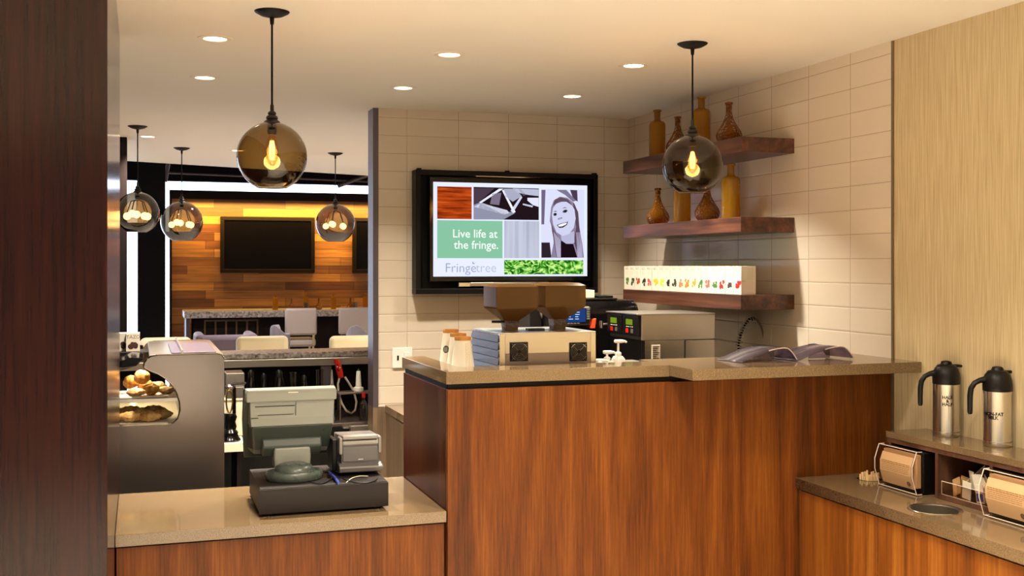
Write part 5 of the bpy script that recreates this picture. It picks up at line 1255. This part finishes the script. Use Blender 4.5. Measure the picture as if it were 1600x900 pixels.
def zz_(py): return at(360,py,Y=y).z
MB().lathe([(0,0),(.052,0),(.055,.006),(.046,.020),(.040,.035),(.042,.045),(.030,.06),(.034,.075),(.028,.10),(.036,.125),(.028,.145),(0,.145)],(x,y,z),24).build('base','black_gloss',c,smooth=True)
MB().box(x+.012,x+.030,y-.012,y+.012,z+.14,zz_(605)).build('column','black_gloss',c,bevel=.004)
cyz = (z+.15+zz_(608))/2; hh = (zz_(608)-z-.15)/2
MB().tube([(x-.004+.016*math.cos(a),y-.014,cyz+hh*math.sin(a)) for a in [k*2*math.pi/28 for k in range(28)]],.0045,8,closed=True).build('gilt_frame',pr('gilt_metal','C9A660',.25,1),c,smooth=True)
MB().lathe([(0,0),(.024,0),(.026,.012),(.018,.022),(0,.024)],(x,y,zz_(607)),20).build('head','steel_dark',c,smooth=True)
MB().tube([(x,y-.02,zz_(600)),(x+.08,y-.02,zz_(600)+.006)],.006,8).build('handle','black',c,smooth=True)
q = at(410,728,Y=4.47)
o = MB().ball((q.x,4.47,.62+.055),.055,(.95,.85,1.0),3,.10).build('paper_bag','napkin'); tag(o,'crumpled tan paper bag behind the till base','bag')
o = MB().box(at(388,740,Y=4.45).x,at(430,740,Y=4.45).x,4.40,4.56,0,.6195).build('bag_stand','espresso',bevel=.004); tag(o,'dark stand behind the low counter under the paper bag','stand')

# ================================================================== LOUNGE
# far bar
FB = 12.9; zf = at(430,485.5,Y=FB).z; fx0 = at(288,490,Y=FB).x
c = thing('far_bar','dark panelled far lounge bar with granite top and slatted grille below the plank wall','bar',(2,13.2,0))
MB().box(fx0,6.4,FB,13.6,zf-.075,zf).build('granite_top','granite',c,bevel=.008)
MB().box(fx0+.10,6.3,FB+.12,13.5,.02,zf-.076).build('body','espresso',c)
MB().box(fx0+.02,fx0+.06,FB+.02,13.55,.02,zf-.076).build('end_post','trim_metal',c)
ga,gb = at(320,510,Y=FB+.12).x, at(402,510,Y=FB+.12).x; gz = at(360,502,Y=FB+.12).z
m = MB()
for k in range(6):
    x = ga+(gb-ga)*k/5; m.box(x-.010,x+.010,FB+.10,FB+.119,.3,gz)
m.box(ga-.01,gb+.01,FB+.10,FB+.119,gz,gz+.02); m.build('grille','mid_wood',c)
# bottles and tumblers along the far bar
G2 = 'small amber bottles along the far lounge bar'
for k,(kind,px,lb) in enumerate((('t',430,'straight amber bottle furthest left on the far bar'),('f',455.5,'small amber flask on the far bar just above the left stool'),('t',478,'amber bottle behind the tumbler over the left stool'),('f',498,'small amber flask between the two bar stools, nearer the left'),('t',521,'straight amber bottle between the two bar stools'),('f',547.5,'small amber flask over the right stool'),('t',571,'straight amber bottle furthest right on the far bar'))):
    Yb2 = 13.15 if kind=='t' else 13.05
    p = at(px,480,Y=Yb2); bottle(kind,(p.x,Yb2,zf),lb,G2,.72 if kind=='t' else .66)
for px,lb in ((478,'clear tumbler on the far bar above the left stool'),(555,'clear tumbler on the far bar above the right stool')):
    p = at(px,480,Y=12.98); o = MB().lathe([(0,0),(.022,0),(.030,.085),(.027,.085),(.02,.006),(0,.006)],(0,0,0),20).build('tumbler','clear_bottle',local=True,smooth=True); o.location=(p.x,12.98,zf); tag(o,lb,'glass','tumblers on the far bar')
# dark wall screens
def wscreen(xa_px, xb, ya, yb, label):
    Yw = YF-.06; a = at(xa_px,ya,Y=Yw); b_ = at(xa_px,yb,Y=Yw); x1_ = at(xb,ya,Y=Yw).x if xb<600 else xb-600
    c = thing('wall_screen',label,'screen',(a.x,Yw,b_.z),'dark wall screens on the plank wall')
    m = MB(); t_=.045
    m.box(a.x,x1_,Yw,YF-.001,a.z-t_,a.z).box(a.x,x1_,Yw,YF-.001,b_.z,b_.z+t_).box(a.x,a.x+t_,Yw,YF-.001,b_.z+t_,a.z-t_).box(x1_-t_,x1_,Yw,YF-.001,b_.z+t_,a.z-t_)
    m.build('frame','espresso',c,bevel=.004)
    MB().box(a.x+t_,x1_-t_,Yw+.012,YF-.001,b_.z+t_,a.z-t_).build('panel','screen_off',c)
wscreen(344.5,492,338,426.5,'large dark wall screen in the centre of the plank wall')
a_ = at(551,341,Y=YF-.06)
wscreen(551.5,600+a_.x+1.15,340,426.5,'dark wall screen cut off by the wall end post at the right')
# stools
def stool():
    c = thing('bar_stool','x','stool',(0,0,0),'off white bar stools at the far bar')
    MB().box(-.175,.175,-.035,.02,.83,1.13).build('backrest','white_up',c,bevel=.025,seg=3,local=True,smooth=True)
    MB().box(-.17,.17,0,.34,.70,.79).build('seat','white_up',c,bevel=.03,seg=3,local=True,smooth=True)
    for x in (-.14,.14): MB().box(x-.012,x+.012,-.01,.015,.72,.86).build('back_post','chrome',c,local=True)
    for x in (-.14,.14):
        for y in (.03,.31): MB().box(x-.012,x+.012,y-.012,y+.012,0,.70).build('leg','chrome',c,local=True)
    MB().box(-.14,.14,.02,.035,.25,.27).build('foot_rail','chrome',c,local=True)
    return c
s0_ = stool(); p = at(470,500,Y=12.35); s0_.location=(p.x,12.35,0); s0_['label']='off white square backed bar stool, the left one at the far bar'
p = at(553,500,Y=12.35); copy_tree(s0_,(p.x,12.35,0),'off white bar stool with square back, the right one behind the grey armchair')
# lounge chairs
def chair(name, px0, px1, ytop, Y, mat, label, group, D=.6, round_=.05, arms=False, cat='chair'):
    a = at(px0,ytop,Y=Y); b_ = at(px1,ytop,Y=Y); x0_,x1_,zt = a.x,b_.x,a.z
    c = thing(name,label,cat,((x0_+x1_)/2,Y,0),group)
    MB().box(x0_,x1_,Y,Y+.11,.36,zt).build('backrest',mat,c,bevel=round_,seg=4,smooth=True)
    MB().box(x0_+.02,x1_-.02,Y+.08,Y+D,.30,.45).build('seat',mat,c,bevel=.04,seg=3,smooth=True)
    for x in (x0_+.05,x1_-.05):
        for y in (Y+.05,Y+D-.05): MB().box(x-.018,x+.018,y-.018,y+.018,0,.34).build('leg','black',c)
    if arms:
        for x in (x0_-.02,x1_-.08): MB().box(x,x+.10,Y+.0,Y+D,.32,zt+.01).build('arm',mat,c,bevel=.04,seg=3,smooth=True)
    return c
chair('lounge_chair',369.5,451.5,526.5,10.6,'cream_up','cream leather lounge chair behind the bar top, the left one in full view','cream lounge chairs')
chair('lounge_chair',516,602,525.5,10.6,'cream_up','cream leather lounge chair partly hidden by the wall end post','cream lounge chairs')
chair('lounge_sofa',309,400,524.5,11.6,'purple_up','mauve grey fabric lounge seat behind the left cream chair','mauve lounge seats',arms=True,cat='sofa')
chair('lounge_sofa',218,300,528.5,9.6,'cream','pale backed lounge seat rising behind the pastry display case','pale lounge seats',cat='sofa')
def armchair(px0,px1,ytop,Y,rot,label):
    q = at((px0+px1)/2,ytop,Y=Y); w_ = (at(px1,ytop,Y=Y).x-at(px0,ytop,Y=Y).x)/2
    c = thing('armchair',label,'chair',(q.x,Y,0),'grey barrel armchairs')
    m = MB(); n=14; ro,ri = w_,w_-.09; zt = q.z
    for k in range(n):
        a0_,a1_ = -.35+ (math.pi+.7)*k/n, -.35+(math.pi+.7)*(k+1)/n
        def P2_(r_,a,z): return (r_*math.cos(a+rot), -r_*math.sin(a+rot)+.0, z)
        h0 = zt-.10*abs(math.cos(a0_))**2; h1 = zt-.10*abs(math.cos(a1_))**2
        m.hexa([P2_(ri,a0_,.3),P2_(ro,a0_,.3),P2_(ro,a1_,.3),P2_(ri,a1_,.3)],[P2_(ri,a0_,h0),P2_(ro,a0_,h0),P2_(ro,a1_,h1),P2_(ri,a1_,h1)])
    bmesh.ops.remove_doubles(m.b,verts=m.b.verts,dist=.0005)
    m.build('shell','grey_up',c,smooth=True,local=True,bevel=.012)
    MB().lathe([(0,.28),(ri,.28),(ri,.42),(ri-.03,.45),(0,.46)],(0,0,0),28).build('cushion','purple_up',c,local=True,smooth=True)
    MB().lathe([(0,0),(.2,0),(.2,.02),(.03,.04),(.03,.29),(0,.29)],(0,0,0),24).build('pedestal','black',c,local=True,smooth=True)
armchair(422,455,507,11.9,.9,'grey barrel armchair showing its curved side, left of the left stool seat')
armchair(541,579,507.5,11.5,.5,'grey barrel armchair in front of the right bar stool')
